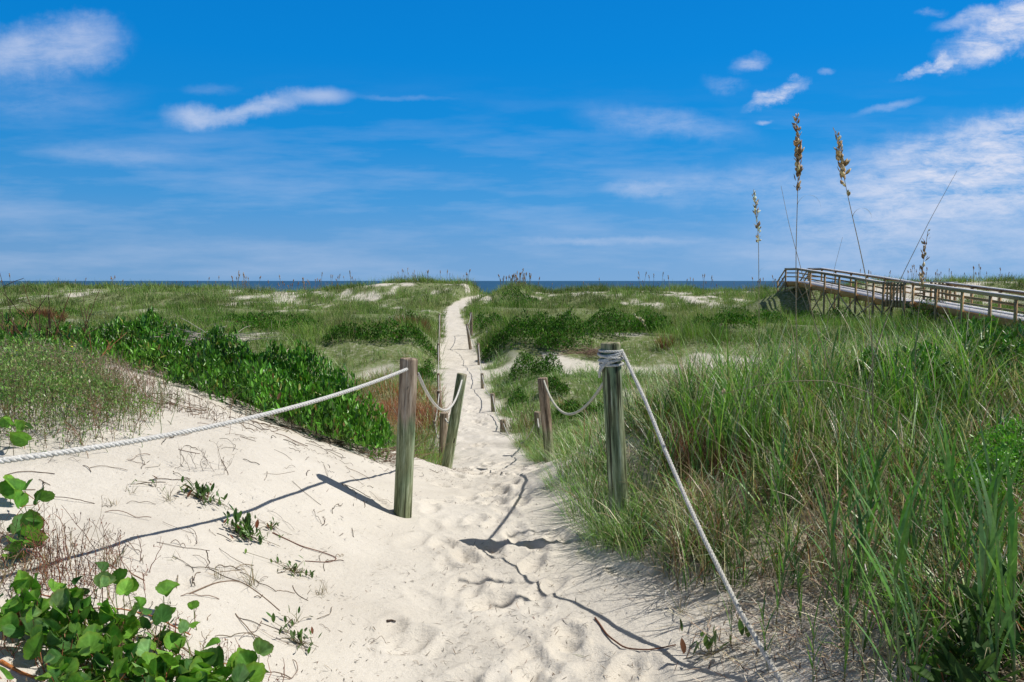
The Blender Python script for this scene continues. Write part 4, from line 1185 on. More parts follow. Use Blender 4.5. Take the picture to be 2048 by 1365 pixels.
PL['R2'] = post('brown-topped post with a green foot, second of the right row', (1085, 756), (1101, 957), 9.0, .122, .62)
PL['R3'] = post('grey-green post standing close behind the brown-topped one', (1075, 824), (1078, 915), 12.0, .115, .2)
PL['R4'] = post('short brown post at the bend of the right rope, nearest the path', (1006, 840), (1006, 870), 15.0, .115, 2.0)
PL['R5'] = post('small grey post in the grass, right row above the bend', (985, 787), (987, 835), 18.0, .105, 2.0)
PL['R6'] = post('stub of a grey post in the grass, right row in mid distance', (964, 747), (965, 790), 22.5, .095, 2.0)
PL['R7'] = post('dark post in the shade of the sandy bank, right row', (957, 687), (958, 745), 30.0, .11, 2.0)
PL['R8'] = post('distant post leaning left over the path, right row', (934, 648), (941, 695), 37.0, .14, 2.0)
PL['R9'] = post('farthest upright post of the right row', (942, 625), (943, 660), 46.0, .16, 2.0)

# ------------------------------------------------------------------ ropes
def spline(P, n):
    P = np.asarray(P, float)
    s = np.concatenate(([0], np.cumsum(np.linalg.norm(np.diff(P, axis=0), axis=1))))
    q = np.linspace(0, s[-1], n)
    return np.stack([np.interp(q, s, P[:, i]) for i in range(3)], -1), s[-1]
def sag_line(A, B, sag, n=40):
    t = np.linspace(0, 1, n)[:, None]
    P = A * (1 - t) + B * t
    P[:, 2] -= (4 * sag * t * (1 - t))[:, 0]
    return P
def twisted(acc, P, r, col, step=.006, pitch=5.6, sides=6):
    n = max(int(spline(P, 5)[1] / step), 12)
    Q, L = spline(P, n)
    for _ in range(3): Q[1:-1] = (Q[:-2] + Q[2:] + 2 * Q[1:-1]) / 4
    T = np.gradient(Q, axis=0); T /= np.linalg.norm(T, axis=1)[:, None]
    N = np.zeros_like(T); v = np.cross(T[0], [0, 0, 1.0]); v = v / np.linalg.norm(v) if np.linalg.norm(v) > .05 else np.array([1.0, 0, 0])
    for i in range(n):
        v = v - T[i] * v.dot(T[i]); v /= np.linalg.norm(v); N[i] = v
    B = np.cross(T, N)
    ph = np.linspace(0, L / (pitch * r) * 2 * PI, n)
    for k in range(3):
        a = ph + k * 2 * PI / 3
        S = Q + r * .5 * (np.cos(a)[:, None] * N + np.sin(a)[:, None] * B)
        tubes(acc, S, r * .56, sides, np.array(col) * (1, .985, .97)[k])
ROPE = (.54, .52, .47); ROPE_D = (.36, .35, .31)
def rope(label, P, r=.0105, col=ROPE, fine=True):
    a = Acc()
    if fine: twisted(a, P, r, col)
    else:
        Q, _ = spline(P, 40); tubes(a, Q, r, 6, col)
    org = P[0]
    o = a.build('rope', M_ROPE, None, org, smooth=True)
    return tag(o, label, 'rope', 'ropes of the path fence')
def below_top(k, m): 
    B, T, ax = PL[k]; return T - ax * m
# left near rope: from a post out of the picture to the first post
A0 = W(-130, 938, 2.30); A1 = W(816, 738, 4.96)
rope('long pale rope rising from the left edge to the nearest left post', sag_line(A0, A1, .075, 60), .0115, (.63, .615, .57))
rope('short rope sagging from the nearest left post to the leaning post', sag_line(W(836, 748, 5.03), W(924, 760, 8.97), .30, 40), .0105, (.62, .60, .55))
rope('rope drooping from the leaning post to the short grey post behind it', sag_line(below_top('L2', .1), below_top('L3', .08) + (.03, -.05, 0), .22, 30), .0105, (.58, .56, .5))
rope('slack rope from the short grey post down to the stub in the grass', sag_line(below_top('L3', .08), below_top('L4', .06), .3, 30), .011, ROPE, False)
rope('slack rope between the stub and the small brown post, left row', sag_line(below_top('L4', .05), below_top('L5', .06), .05, 30), .012, ROPE, False)
rope('rope between the small brown post and the distant dark post, left row', sag_line(below_top('L5', .05), below_top('L6', .06), .1, 30), .0115, ROPE, False)
rope('rope from the distant dark post to the slim post, left row', sag_line(below_top('L6', .05), below_top('L7', .08), .25, 30), .012, ROPE, False)
rope('farthest rope of the left row between two slim posts', sag_line(below_top('L7', .05), below_top('L8', .08), .35, 30), .0115, ROPE, False)
# right near rope
rope('pale rope running down from the wrapped post to the bottom of the picture', np.array([W(1246, 706, 4.66), W(1290, 800, 4.22), W(1332, 905, 3.87), W(1372, 998, 3.58), W(1412, 1085, 3.30), W(1480, 1222, 2.96), W(1562, 1362, 2.62), W(1640, 1500, 2.36)]), .0105, (.56, .545, .50))
rope('rope sagging deeply between the wrapped post and the brown-topped post', np.concatenate([sag_line(W(1088, 762, 8.95), W(1216, 752, 4.78), .315, 40)]), .0105, (.50, .49, .40))
rope('rope hanging from the brown-topped post to the one close behind', sag_line(below_top('R2', .1), below_top('R3', .1), .3, 30), .0105, ROPE)
rope('rope looping from the grey-green post to the short brown post at the bend', sag_line(W(1074, 838, 11.95), below_top('R4', .05), .42, 30), .012, ROPE, False)
rope('rope from the bend up to the small grey post, right row', sag_line(below_top('R4', .03), below_top('R5', .05), .22, 30), .0115, ROPE, False)
rope('rope from the small grey post to the grey stub, right row', sag_line(below_top('R5', .03), below_top('R6', .05), .2, 30), .0115, ROPE, False)
rope('rope climbing from the grey stub to the dark post by the bank', sag_line(below_top('R6', .03), below_top('R7', .05), .2, 30), .012, ROPE, False)
rope('rope from the dark post by the bank to the post leaning left', sag_line(below_top('R7', .03), below_top('R8', .08), .3, 30), .0115, ROPE, False)
rope('farthest rope of the right row between the leaning and upright posts', sag_line(below_top('R8', .1), below_top('R9', .06), .15, 30), .014, ROPE, False)
# coil round the right post
B1, T1, AX1 = PL['R1']
a = Acc()
sx = np.array((1.0, 0, 0)) - AX1 * AX1[0]; sx /= np.linalg.norm(sx); sy = np.cross(AX1, sx)
def ring(m_below, tiltx, tilty, rad=.066, turns=1.0, drop=0.0, ph=0.0):
    q = np.linspace(0, turns * 2 * PI, int(60 * turns)) + ph
    c = T1 - AX1 * m_below
    z = tiltx * np.cos(q) + tilty * np.sin(q) - drop * (q - ph) / (2 * PI)
    return c + rad * np.cos(q)[:, None] * sx + rad * np.sin(q)[:, None] * sy + z[:, None] * AX1
for (mb, tx, ty, rd, tn, dr) in [(.048, -.004, .0, .0695, 1.0, 0), (.066, .010, .004, .0700, 1.0, 0), (.086, .018, .0, .0705, 1.0, 0), (.101, .005, .006, .0740, 1, 0), (.112, .020, -.002, .0715, 1.0, 0), (.080, -.014, .006, .078, 1, 0), (.130, -.002, .004, .0700, 1.0, 0)]:
    twisted(a, ring(mb, tx, ty, rd, tn, dr), .0085, (.56, .55, .50), .006)
for k in range(4):   # bundle crossing down at the left side
    q = np.linspace(R(250 - k * 6), R(185 - k * 5), 24)
    zz = np.linspace(-.095 - .010 * k, -.150 - .020 * k, 24)
    P = T1 + (.073 + .002 * k) * (np.cos(q)[:, None] * sx + np.sin(q)[:, None] * sy) + zz[:, None] * AX1
    twisted(a, P, .0085, (.56, .55, .50), .006)
tag(a.build('rope_coil', M_ROPE, None, T1 - AX1 * .1, smooth=True), 'coil of pale twisted rope wound round the top of the green right post', 'rope')

# ------------------------------------------------------------------ boardwalk
def box(acc, p0, p1, w, h, col, up=(0, 0, 1)):
    """beam from p0 to p1 with width w (sideways) and height h (along up)"""
    p0 = np.array(p0, float); p1 = np.array(p1, float)
    t = p1 - p0; t /= np.linalg.norm(t)
    s = np.cross(t, up)
    if np.linalg.norm(s) < 1e-3: s = np.cross(t, (0, 1, 0))
    s /= np.linalg.norm(s); u = np.cross(s, t)
    V = []
    for p in (p0, p1):
        for a_, b_ in ((-1, -1), (1, -1), (1, 1), (-1, 1)):
            V.append(p + s * a_ * w / 2 + u * b_ * h / 2)
    acc.add(V, [(0, 3, 2, 1), (4, 5, 6, 7), (0, 1, 5, 4), (1, 2, 6, 5), (2, 3, 7, 6), (3, 0, 4, 7)], col)
DY = [22, 33, 39.6, 42.0, 45.6, 48.9, 58.9, 61.5]
DZ = [-.84, -.1, .345, .50, .53, .80, 1.55, 1.58]
def dzk(y): return float(np.interp(y, DY, DZ))
XN, XF = 22.0, 23.5
bw = thing('boardwalk', (XN, 33, H1(XN, 33)), 'long wooden beach boardwalk with railings climbing from the right edge toward the sea', 'boardwalk')
org = np.array(bw.location)
WOOD = [(.44, .29, .15), (.38, .26, .14), (.50, .36, .20), (.33, .23, .13)]
def wc(): return np.array(WOOD[rng.integers(0, 4)]) * rng.uniform(.85, 1.15)
ysb = [23.7, 26.1, 28.5, 30.9, 33.3, 35.1, 37.3, 39.6, 41.9, 44.2, 46.5, 48.9, 51.4, 53.8, 56.4, 58.9, 61.5]
a = Acc(); b = Acc()
y = 22.0
while y < 61.6:
    z = dzk(y)
    box(a, (XN - .06, y, z - .02), (XF + .06, y, z - .02), .134, .038, np.array((.72, .71, .72)) * rng.uniform(.92, 1.06))
    y += .142
a.build('deck', M_DECK, bw, org)
for x, nm in ((XN - .085, 'fascia'), (XF + .085, 'fascia'), ((XN + XF) / 2, 'joist')):
    a = Acc()
    for i in range(len(DY) - 1):
        box(a, (x, DY[i], DZ[i] - .20), (x, DY[i + 1], DZ[i + 1] - .20), .045, .32, np.array((.56, .29, .10)) * rng.uniform(.85, 1.1))
    a.build(nm, M_TIMBER, bw, org)
for y in ysb:
    for x, s in ((XN - .165, 1), (XF + .165, -1)):
        z = dzk(y); g = H1(x, y)
        a = Acc(); box(a, (x, y, g - .4), (x, y, z + 1.0), .105, .105, wc(), (0, 1, 0))
        a.build('post', M_TIMBER, bw, org)
    if y > 23:
        a = Acc(); z = dzk(y); box(a, (XN - .1, y + .075, z - .36), (XF + .1, y + .075, z - .36), .045, .19, wc())
        a.build('crossbeam', M_TIMBER, bw, org)
def rail(x, h, wd, ht, nm, skip=None, col=None, mat=M_TIMBER):
    a = Acc()
    pts = [22.0, 33, 39.6, 41.95, 45.55, 48.9, 58.9, 61.5]
    for i in range(len(pts) - 1):
        if skip and pts[i] == skip:
            a.build(nm, mat, bw, org); a = Acc(); continue
        c = wc() if col is None else np.array(col) * rng.uniform(.95, 1.05)
        box(a, (x, pts[i], dzk(pts[i]) + h), (x, pts[i + 1] , dzk(pts[i + 1]) + h), wd, ht, c)
    a.build(nm, mat, bw, org)
for x, s in ((XN - .165, 1), (XF + .165, -1)):
    rail(x + s * .075, .35, .038, .09, 'rail', 41.95)
    rail(x + s * .075, .65, .038, .09, 'rail', 41.95)
    rail(x - s * .072, .93, .038, .13, 'rail', 41.95)
    rail(x + s * .02, 1.02, .30, .036, 'cap_rail', 41.95, (.60, .59, .60), M_DECK)
# X braces between the posts under the deck
for i in range(len(ysb) - 1):
    y0, y1 = ysb[i] + .05, ysb[i + 1] - .05
    for x in (XN - .165,):
        z0 = dzk(y0) - .36; z1 = dzk(y1) - .36; g0 = H1(x, y0) + .05; g1 = H1(x, y1) + .05
        if z0 - g0 < .5 or 41.5 < ysb[i] < 44: continue
        lim0 = max(g0, z0 - 1.9); lim1 = max(g1, z1 - 1.9)
        a = Acc(); box(a, (x - .03, y0, z0), (x - .03, y1, lim1), .038, .09, wc()); a.build('brace', M_TIMBER, bw, org)
        a = Acc(); box(a, (x + .03, y0, lim0), (x + .03, y1, z1), .038, .09, wc()); a.build('brace', M_TIMBER, bw, org)
# landing with a bench bay on each side
for s, xe in ((-1, 21.45), (1, 24.05)):
    zl = .515; xi = XN - .11 if s < 0 else XF + .11
    a = Acc()
    y = 42.0
    while y < 44.3:
        box(a, (min(xi, xe), y, zl - .02), (max(xi, xe), y, zl - .02), .134, .038, np.array((.58, .57, .58)) * rng.uniform(.9, 1.08)); y += .142
    a.build('landing_deck', M_DECK, bw, org)
    a = Acc()
    box(a, (xe, 41.9, zl - .22), (xe, 44.3, zl - .22), .045, .36, wc())
    box(a, (xe, 41.9, zl - .22), (xi, 41.9, zl - .22), .045, .36, wc()); box(a, (xe, 44.3, zl - .22), (xi, 44.3, zl - .22), .045, .36, wc())
    a.build('landing_skirt', M_TIMBER, bw, org)
    for (px_, py_) in ((xe, 41.9), (xe, 44.3)):
        g = H1(px_, py_); a = Acc(); box(a, (px_ + s * .075, py_, g - .4), (px_ + s * .075, py_, zl + 1.0), .10, .10, wc(), (0, 1, 0)); a.build('post', M_TIMBER, bw, org)
    for y in np.linspace(42.35, 43.85, 5):
        a = Acc(); box(a, (xe + s * .06, y, zl - .35), (xe + s * .06, y, zl + .98), .06, .12, wc(), (0, 1, 0)); a.build('baluster', M_TIMBER, bw, org)
    a = Acc()
    for x in (xe - s * .08, xe - s * .22, xe - s * .36): box(a, (x, 42.0, zl + .43), (x, 44.2, zl + .43), .125, .036, wc())
    a.build('bench_seat', M_TIMBER, bw, org)
    a = Acc(); box(a, (xe, 42.0, zl + .66), (xe, 44.2, zl + .66), .036, .14, wc()); box(a, (xe, 42.0, zl + .84), (xe, 44.2, zl + .84), .036, .12, wc()); a.build('bench_back', M_TIMBER, bw, org)
    a = Acc(); box(a, (xe + s * .02, 41.8, zl + 1.02), (xe + s * .02, 44.4, zl + 1.02), .26, .036, (.52, .51, .52))
    box(a, (xe - s * .1, 41.85, zl + 1.0), (xi, 41.85, zl + 1.0), .2, .036, (.52, .51, .52)); box(a, (xe - s * .1, 44.35, zl + 1.0), (xi, 44.35, zl + 1.0), .2, .036, (.52, .51, .52))
    a.build('cap_rail', M_DECK, bw, org)
    xr = XN - .165 if s < 0 else XF + .165
    a = Acc()
    for h_ in (.35, .65, .93): box(a, (xr, 44.35, zl + h_), (xr, 45.55, zl + h_), .038, .09, wc())
    box(a, (xr, 44.35, zl + 1.02), (xr, 45.55, zl + 1.02), .30, .036, (.52, .51, .52))
    a.build('rail', M_TIMBER, bw, org)
# stair down to the beach beyond the end
for x in (XN - .165, XF + .165):
    for h_, nm in ((1.0, 'stair_rail'), (.5, 'stair_rail'), (-.05, 'stringer')):
        a = Acc(); box(a, (x, 61.5, 1.58 + h_), (x - .0, 63.4, .5 + h_), .05 if nm != 'stringer' else .045, .12 if nm != 'stringer' else .28, wc()); a.build(nm, M_TIMBER, bw, org)
    a = Acc(); box(a, (x, 63.3, -1.0), (x, 63.3, 1.6), .1, .1, wc(), (0, 1, 0)); a.build('post', M_TIMBER, bw, org)
a = Acc()
for k in range(6):
    q = (k + .5) / 6; box(a, (XN - .1, 61.6 + q * 1.8, 1.5 - q * 1.0), (XF + .1, 61.6 + q * 1.8, 1.5 - q * 1.0), .28, .038, (.5, .49, .5))
a.build('stair_tread', M_DECK, bw, org)

# ------------------------------------------------------------------ small fishing boat on the horizon
bd = 2600.0
bx = (566 - 1024) / F * bd
bo = thing('fishing_boat', (bx, bd, -3.7), 'tiny dark fishing boat far out on the sea horizon left of the path', 'boat')
a = Acc()
st = [(-6, .9, 1.2), (-3, 1.5, 1.0), (1, 1.6, 1.1), (4, 1.1, 1.5), (6.5, .1, 2.3)]
V = []
for (x, w, h) in st: V += [(x, -w, h), (x, -w * .6, -.5), (x, w * .6, -.5), (x, w, h)]
f = []
for i in range(4):
    for j in range(3): f.append((i * 4 + j, i * 4 + j + 1, i * 4 + j + 5, i * 4 + j + 4))
    f.append((i * 4 + 3, i * 4, i * 4 + 4, i * 4 + 7))
f.append((0, 1, 2, 3)); a.add(V, f, (.03, .05, .06)); a.build('hull', M_BOAT, bo)
a = Acc(); box(a, (-.5, 0, 1.9), (3, 0, 1.9), 2.2, 2.2, (.10, .12, .13)); box(a, (.2, 0, 3.1), (3.3, 0, 3.1), 2.6, .2, (.05, .06, .07)); a.build('cabin', M_BOAT, bo)
a = Acc(); tubes(a, [(1, 0, 3), (1, 0, 7)], .12, 6, (.05, .06, .07)); tubes(a, [(1, 0, 6.5), (-4.5, 0, 3.2)], .1, 6, (.05, .06, .07)); a.build('mast', M_BOAT, bo)

# ------------------------------------------------------------------ heart-leaved vine, lower left
def vine(label, spots, n, name='heart_leaf_vine', size=.088, stems=True):
    c0 = spots[0]
    root = thing(name, (c0[0], c0[1], H1(c0[0], c0[1])), label, 'vine'); org = np.array(root.location)
    sp = np.array(spots, float); k = rng.integers(0, len(sp), n)
    x = sp[k, 0] + rng.normal(0, 1, n) * sp[k, 2]; y = sp[k, 1] + rng.normal(0, 1, n) * sp[k, 2]
    g = H(x, y, False)
    up = rng.uniform(.02, .15, n)
    P = np.stack([x, y, g + up], -1)
    az = rng.uniform(0, 2 * PI, n)
    tilt = np.clip(rng.normal(.75, .5, n), .05, 1.7)
    c = pick(n, [(.10, .26, .03), (.16, .36, .045), (.06, .16, .035), (.20, .38, .12)], [4, 3, 3, 1.5], .14)
    brown = rng.random(n) < .012; c[brown] = pick(brown.sum(), [(.30, .16, .06), (.22, .09, .05)], [1, 1])
    V, f = T_HEART
    a = Acc(); s = size * rng.uniform(.55, 1.2, n)
    # rim of some leaves is browned, veins a little paler
    vv = np.ones((len(V), 3))
    rim = np.arange(len(V)) > len(V) - 41
    for i_ in range(1, len(V)):
        if (i_ - 1) % 40 in (0, 5, 10, 15, 25, 30, 35): vv[i_] = (1.25, 1.15, 1.4)
        elif (i_ - 1) % 40 in (2, 3, 8, 12, 20, 28, 32, 37): vv[i_] = (.92, .92, .9)
    vv[rim] = (1.25, .92, .8)
    vv[0] = (1.5, 1.35, 1.3)
    flip = rng.uniform(-1.0, 1.0, n)
    sc = np.stack([s * rng.uniform(.75, 1.1, n), s * rng.uniform(.5, 2.6, n) * np.where(rng.random(n) < .3, -1, 1), s], -1)
    stamp(a, T_HEART, rots(az, tilt, flip), P, sc, c, vv)
    a.build('foliage', M_BROAD, root, org, smooth=True)
    b = Acc()
    p0 = P.copy(); p0[:, :2] += rng.normal(0, .035, (n, 2)); p0[:, 2] = H(p0[:, 0], p0[:, 1], False) - .01
    mid = (p0 + P) / 2 + rng.normal(0, .014, P.shape)
    tubes(b, np.stack([p0, mid, P], 1), .0016, 5, pick(n, [(.26, .22, .10), (.30, .12, .06), (.16, .22, .06)], [1, 1, 1]))
    if stems:
        m = 14; Q = np.zeros((m, 16, 3))
        for i in range(m):
            j = rng.integers(0, len(sp)); cx, cy = sp[j, 0] + rng.normal(0, .1), sp[j, 1] + rng.normal(0, .1); an = rng.uniform(0, 6.28); cv = rng.normal(0, .25)
            for q in range(16):
                Q[i, q] = (cx, cy, 0); cx += math.cos(an) * .03; cy += math.sin(an) * .03; an += cv * .3 + rng.normal(0, .1)
        Q[..., 2] = H(Q[..., 0].ravel(), Q[..., 1].ravel(), False).reshape(m, 16) + .012 + .02 * np.sin(np.linspace(0, 3, 16))
        tubes(b, Q, .0025, 6, pick(m, [(.34, .13, .06), (.40, .22, .10), (.25, .2, .1)], [2, 1, 1]))
    b.build('stem', M_DRY, root, org)
    return root
vine('lush heart-leaved vine spilling over the sand in the lower left corner',
     [(-1.35, 2.38, .07), (-1.2, 2.32, .08), (-1.05, 2.35, .08), (-.92, 2.42, .06), (-1.45, 2.55, .07), (-1.25, 2.55, .07), (-1.1, 2.2, .08), (-.9, 2.25, .07), (-1.3, 2.2, .06), (-1.5, 2.4, .06), (-1.6, 2.5, .06), (-.85, 2.2, .06)], 400, size=.066)
vine('heart-leaved vine sprig at the left edge below the rope', [(-1.88, 2.9, .03), (-1.92, 3.02, .04), (-2.0, 3.1, .04)], 9, size=.10, stems=False)
vine('two round vine leaves beside the rope at the left edge', [(-2.12, 3.32, .02), (-2.2, 3.4, .04)], 6, size=.10, stems=False)
vine('few large leaves under the flowering weed at the left edge', [(-3.0, 4.5, .06), (-2.9, 4.2, .06), (-2.65, 4.0, .04)], 14, size=.10, stems=False)

def red_stems(label, pts, n, hmax, cols, rad, spread=.16, name='dry_weed', cat='dry weed', branch=3):
    root = thing(name, (pts[0][0], pts[0][1], H1(*pts[0])), label, cat); org = np.array(root.location)
    p = np.array(pts); k = rng.integers(0, len(p), n)
    x = p[k, 0] + rng.normal(0, spread, n); y = p[k, 1] + rng.normal(0, spread, n); z = H(x, y, False) - .01
    m = 7; az = rng.uniform(0, 2 * PI, n); th = np.abs(rng.normal(.1, .35, n)); L = rng.uniform(.35, 1, n) * hmax
    t = np.linspace(0, 1, m)[None]
    hx = L[:, None] * np.sin(th)[:, None] * t ** 1.2; hz = L[:, None] * np.cos(th)[:, None] * t
    P = np.stack([x[:, None] + hx * np.cos(az)[:, None], y[:, None] + hx * np.sin(az)[:, None], z[:, None] + hz], -1)
    P[:, 1:] += np.cumsum(rng.normal(0, .0045, (n, m - 1, 3)), 1)
    a = Acc(); c = pick(n, cols, [1] * len(cols), .2)
    tubes(a, P, np.linspace(1, .45, m)[None] * (rad * rng.uniform(.6, 1.2, n))[:, None], 4, c)
    for _ in range(branch):
        kk = rng.integers(0, n, n); q = rng.integers(2, m - 1, n)
        s0 = P[kk, q]; d = rng.normal(0, 1, (n, 3)); d[:, 2] = np.abs(d[:, 2]) + .4; d /= np.linalg.norm(d, axis=1)[:, None]
        l = rng.uniform(.08, .28, (n, 1)) * hmax
        Q = np.stack([s0, s0 + d * l * .5 + rng.normal(0, .006, (n, 3)), s0 + d * l], 1)
        tubes(a, Q, rad * .45, 3, c[kk])
        # small husks at the twig tips
        blades(a, Q[:, 2], rng.uniform(0, 6.28, n), rng.uniform(0, 1.5, n), np.zeros(n), np.full(n, .012), np.full(n, .005), 2, c[kk] * .8, c[kk])
    a.build('stem', M_DRY, root, org)
    return root
REDS = [(.24, .09, .06), (.30, .14, .08), (.34, .26, .15), (.14, .07, .05)]
red_stems('tangle of thin red-brown weed stalks at the left edge above the heart-leaved vine', [(-1.75, 2.75), (-1.9, 2.9), (-1.6, 2.7), (-1.82, 2.6), (-1.95, 2.7), (-1.7, 3.0), (-1.6, 2.85)], 190, .24, REDS, .0018, .09)
red_stems('scruffy green weed stems edging the flowering weed at the left edge', [(-2.9, 4.5), (-2.6, 4.4), (-3.1, 4.9), (-2.5, 4.8), (-3.4, 5.3), (-2.75, 5.2)], 420, .34, [(.16, .26, .07), (.12, .20, .05), (.26, .22, .12), (.22, .12, .07)], .0018, .2, name='green_weed', cat='weed', branch=6)
red_stems('low red twig tangle under the heart-leaved vine', [(-1.45, 2.45), (-1.5, 2.3), (-1.3, 2.5), (-1.2, 2.6), (-.95, 2.55), (-1.7, 2.5)], 150, .12, REDS, .0016, .1)
red_stems('brown twiggy weed with seed specks standing on the left dune crest', [(-2.75, 5.3), (-2.45, 5.4), (-2.2, 5.45), (-2.6, 5.7), (-2.9, 5.4)], 150, .22, [(.13, .09, .06), (.22, .15, .10), (.30, .2, .13)], .0018, .14)
red_stems('brown dried thicket between the flowering weed and the dune shrub', [(-3.5, 6.2), (-4.0, 6.8), (-3.9, 6.3), (-4.4, 6.8), (-3.3, 5.7), (-4.7, 7.2), (-4.4, 7.5), (-4.9, 7.6), (-3.2, 6.0), (-4.2, 6.4)], 1100, .30, [(.20, .13, .08), (.30, .20, .13), (.45, .36, .28), (.14, .16, .06)], .0024, .22, branch=6)
red_stems('cluster of tall bare dark stalks at the far left against the meadow', [(-5.3, 8.2), (-5.1, 8.4), (-5.55, 8.3), (-4.95, 8.2)], 26, 1.0, [(.09, .055, .04), (.17, .09, .05)], .008, .2, branch=1)
red_stems('single rusty upright stalk in the left dune shrub', [(-4.35, 7.9)], 6, .5, [(.35, .14, .07)], .006, .03, branch=2)
red_stems('bare curving twigs sticking up from the sand, centre of the left dune', [(-1.83, 4.35), (-1.75, 4.4)], 12, .22, [(.14, .10, .07), (.2, .15, .1)], .0015, .04)

# dead brush lying on the shrub
def brush(label, cx, cy, cz, n, L, rad, col):
    root = thing('dead_brush', (cx, cy, cz), label, 'dead branches'); org = np.array(root.location)
    az = rng.normal(.2, .9, n); el = rng.normal(.12, .25, n); l = L * rng.uniform(.3, 1, n)
    p0 = np.array([cx, cy, cz]) + rng.normal(0, 1, (n, 3)) * (L * .35, L * .3, .04)
    d = np.stack([np.cos(el) * np.cos(az), np.cos(el) * np.sin(az), np.sin(el)], -1) * np.where(rng.random(n) < .4, -1, 1)[:, None]
    d[:, 2] = np.abs(d[:, 2])
    t = np.linspace(0, 1, 6)[None, :, None]
    P = p0[:, None] + d[:, None] * l[:, None, None] * t + np.cumsum(rng.normal(0, .008, (n, 6, 3)), 1)
    a = Acc(); tubes(a, P, np.linspace(1, .4, 6)[None] * (rad * rng.uniform(.5, 1.2, n))[:, None], 4, pick(n, col, [1] * len(col)))
    a.build('branch', M_DRY, root, org)
zb = H1(-3.6, 8.9)
brush('tangle of bleached grey dead branches lying on top of the left dune shrub', -3.75, 9.2, zb + .52, 110, .5, .0045, [(.42, .37, .32), (.30, .25, .21), (.5, .45, .40)])
brush('smaller grey dead twigs on the right slope of the left dune shrub', -3.0, 8.6, H1(-3.0, 8.6) + .34, 45, .34, .0035, [(.40, .35, .30), (.28, .23, .19)])
brush('brown dead roots at the foot of the shrub beside the nearest left post', -1.12, 6.7, H1(-1.12, 6.7) + .03, 110, .42, .0028, [(.20, .13, .09), (.30, .22, .16)])
brush('grey roots hanging from the sandy bank below the widest dark shrub', 3.0, 29.0, H1(3.0, 29.0) + .15, 120, 1.3, .011, [(.28, .20, .14), (.20, .14, .10)])

# seedlings and sprigs on the sand of the left dune
def sprig(label, x, y, nleaf, leaf, h, nbl, name='dune_seedling', cat='seedling'):
    z = H1(x, y); root = thing(name, (x, y, z), label, cat); org = np.array(root.location)
    nleaf = int(nleaf * 1.6)
    if nleaf:
        a = Acc(); r = np.abs(rng.normal(0, .055, nleaf)); th = rng.uniform(0, 6.28, nleaf)
        px_ = x + r * np.cos(th) * 1.4; py_ = y + r * np.sin(th)
        c = pick(nleaf, [(.07, .16, .025), (.12, .22, .04), (.05, .10, .02), (.20, .08, .04)], [3, 3, 2, .5], .15)
        stamp(a, T_ELL, rots(rng.uniform(0, 6.28, nleaf), rng.uniform(.1, 1.1, nleaf)), np.stack([px_, py_, H(px_, py_) + rng.uniform(0, h * .5, nleaf)], -1), leaf * 1.1 * rng.uniform(.6, 1.2, nleaf), c)
        a.build('foliage', M_LEAF, root, org)
        a = Acc(); zz = H(px_, py_) + .012
        tubes(a, np.stack([np.stack([x + 0 * px_, y + 0 * px_, z + 0 * px_ - .005], -1), np.stack([(x + px_) / 2, (y + py_) / 2, (z + zz) / 2 + .012], -1), np.stack([px_, py_, zz], -1)], 1), .0011, 4, (.16, .13, .07))
        a.build('stem', M_DRY, root, org)
    if nbl:
        a = Acc(); az = rng.uniform(0, 6.28, nbl)
        c = pick(nbl, [(.18, .20, .10), (.34, .27, .17), (.20, .13, .08)], [2, 2, 2], .15)
        b = np.tile([[x, y, z]], (nbl, 1)) + rng.normal(0, .012, (nbl, 3)) * (1, 1, 0)
        blades(a, b, az, rng.uniform(.1, 1.3, nbl), rng.uniform(0, .8, nbl), rng.uniform(.4, 1, nbl) * h, np.full(nbl, .0028), 5, c, c)
        a.build('blade', M_GRASS, root, org)
def on(px, py):
    """ground point seen at px,py: march along the ray"""
    for d in np.arange(1.8, 40, .02):
        p = W(px, py, d)
        if p[2] < H1(p[0], d): return p[0], d
    return p[0], d
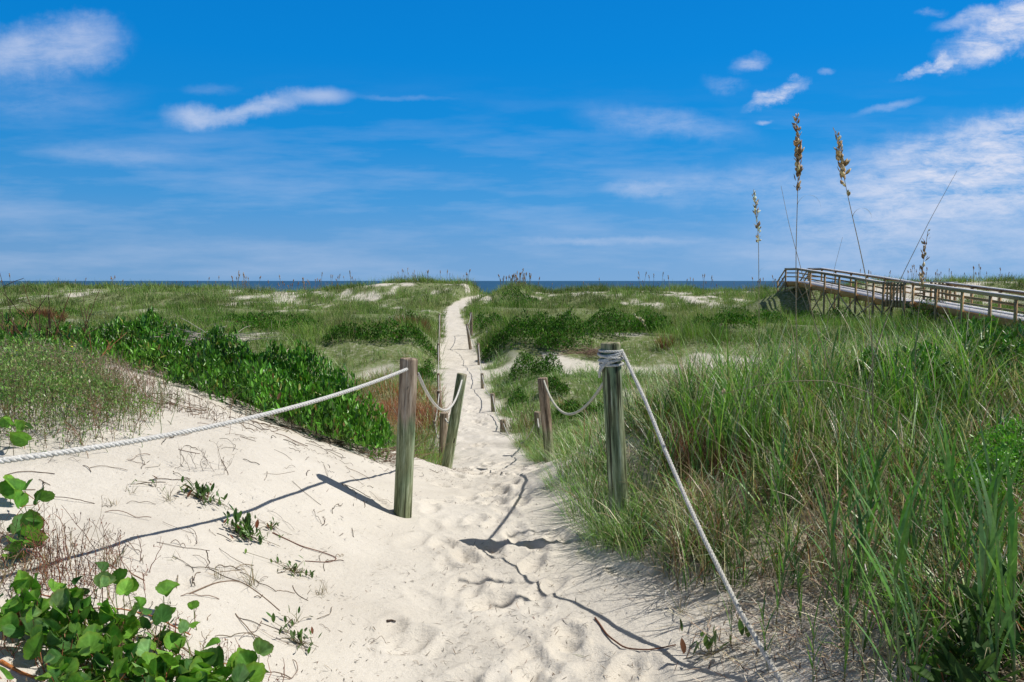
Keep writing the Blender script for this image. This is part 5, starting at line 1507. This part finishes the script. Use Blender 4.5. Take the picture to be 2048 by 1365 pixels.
for (px, py, nl, lf, h, nb, lab) in [
    (400, 1000, 34, .045, .10, 6, 'low sprig of green and red leaves on the dune under the rope shadow'),
    (312, 975, 4, .035, .04, 0, 'pair of tiny leaves alone on the dune sand'),
    (490, 1075, 60, .042, .16, 22, 'leafy seedling patch in the middle of the dune slope'),
    (590, 1145, 18, .03, .06, 6, 'small leafy sprig at the end of a curved runner'),
    (500, 1175, 0, .03, .16, 26, 'upright feathery grass seedling below the leafy patch'),
    (640, 1190, 0, .03, .10, 22, 'thin spiky grass seedling low on the dune'),
    (230, 1135, 0, .03, .13, 24, 'dry grass seedling beside a small hollow in the sand'),
    (225, 1015, 0, .03, .08, 14, 'tiny bleached grass tuft high on the near dune'),
    (262, 990, 0, .03, .08, 10, 'tiny brown grass tuft right of the bleached one'),
    (340, 1005, 0, .03, .13, 16, 'dry stalk tuft left of the leafy sprig'),
    (600, 1290, 16, .035, .12, 16, 'sprawling green sprig with dry stems near the path, lower left'),
    (590, 1250, 5, .03, .10, 8, 'few small leaves above the sprawling sprig'),
    (350, 1120, 0, .03, .07, 9, 'single dark grass shoot on open sand'),
    (440, 1160, 0, .03, .10, 18, 'flattened brown grass fan on the dune'),
    (545, 1060, 10, .03, .06, 2, 'reddish leaf cluster right of the leafy seedling patch'),
    (1420, 1310, 10, .06, .14, 10, 'green seedling with wide leaves beside the slanting rope'),
    (1360, 1230, 0, .03, .2, 12, 'thin grass seedling left of the slanting rope'),
    (1165, 1320, 0, .03, .08, 4, 'single green grass blade at the path edge')]:
    x, y = on(px, py)
    sprig(lab, x, y, nl, lf, h, nb)

# curved twigs lying on the sand as things of their own
def twig(label, pix, r, col):
    P = []
    for (px, py) in pix:
        x, y = on(px, py); P.append((x, y, H1(x, y) + r * 1.2))
    Q, _ = spline(np.array(P), 30)
    for _ in range(3): Q[1:-1] = (Q[:-2] + Q[2:] + 2 * Q[1:-1]) / 4
    Q[:, 2] = np.maximum(H(Q[:, 0], Q[:, 1]) + r * .8, Q[:, 2])
    a = Acc(); tubes(a, Q, np.linspace(1, .5, 30) * r, 6, col, caps=True)
    o = a.build('twig', M_DRY, None, Q[0], smooth=True)
    tag(o, label, 'twig')
twig('hooked brown runner looping on the dune near the path', [(545, 1068), (600, 1095), (650, 1110), (678, 1120), (660, 1130), (610, 1128)], .0035, (.20, .11, .08))
twig('dark curved twig reaching over the path edge at lower right', [(1190, 1240), (1215, 1275), (1250, 1300), (1300, 1305), (1352, 1298)], .005, (.15, .07, .045))
twig('long dry stem lying from the vine toward the path', [(380, 1190), (430, 1170), (480, 1165), (520, 1190), (560, 1225)], .003, (.24, .17, .12))
twig('reddish stem arching along the sand above the heart-leaved vine', [(190, 1130), (240, 1145), (290, 1165)], .003, (.30, .17, .10))
twig('short dark stick on the left side of the path', [(774, 1250), (783, 1246), (792, 1251)], .006, (.07, .05, .04))
twig('thick orange stem crossing the bottom left corner', [(2, 1328), (40, 1350), (90, 1372)], .006, (.42, .16, .05))
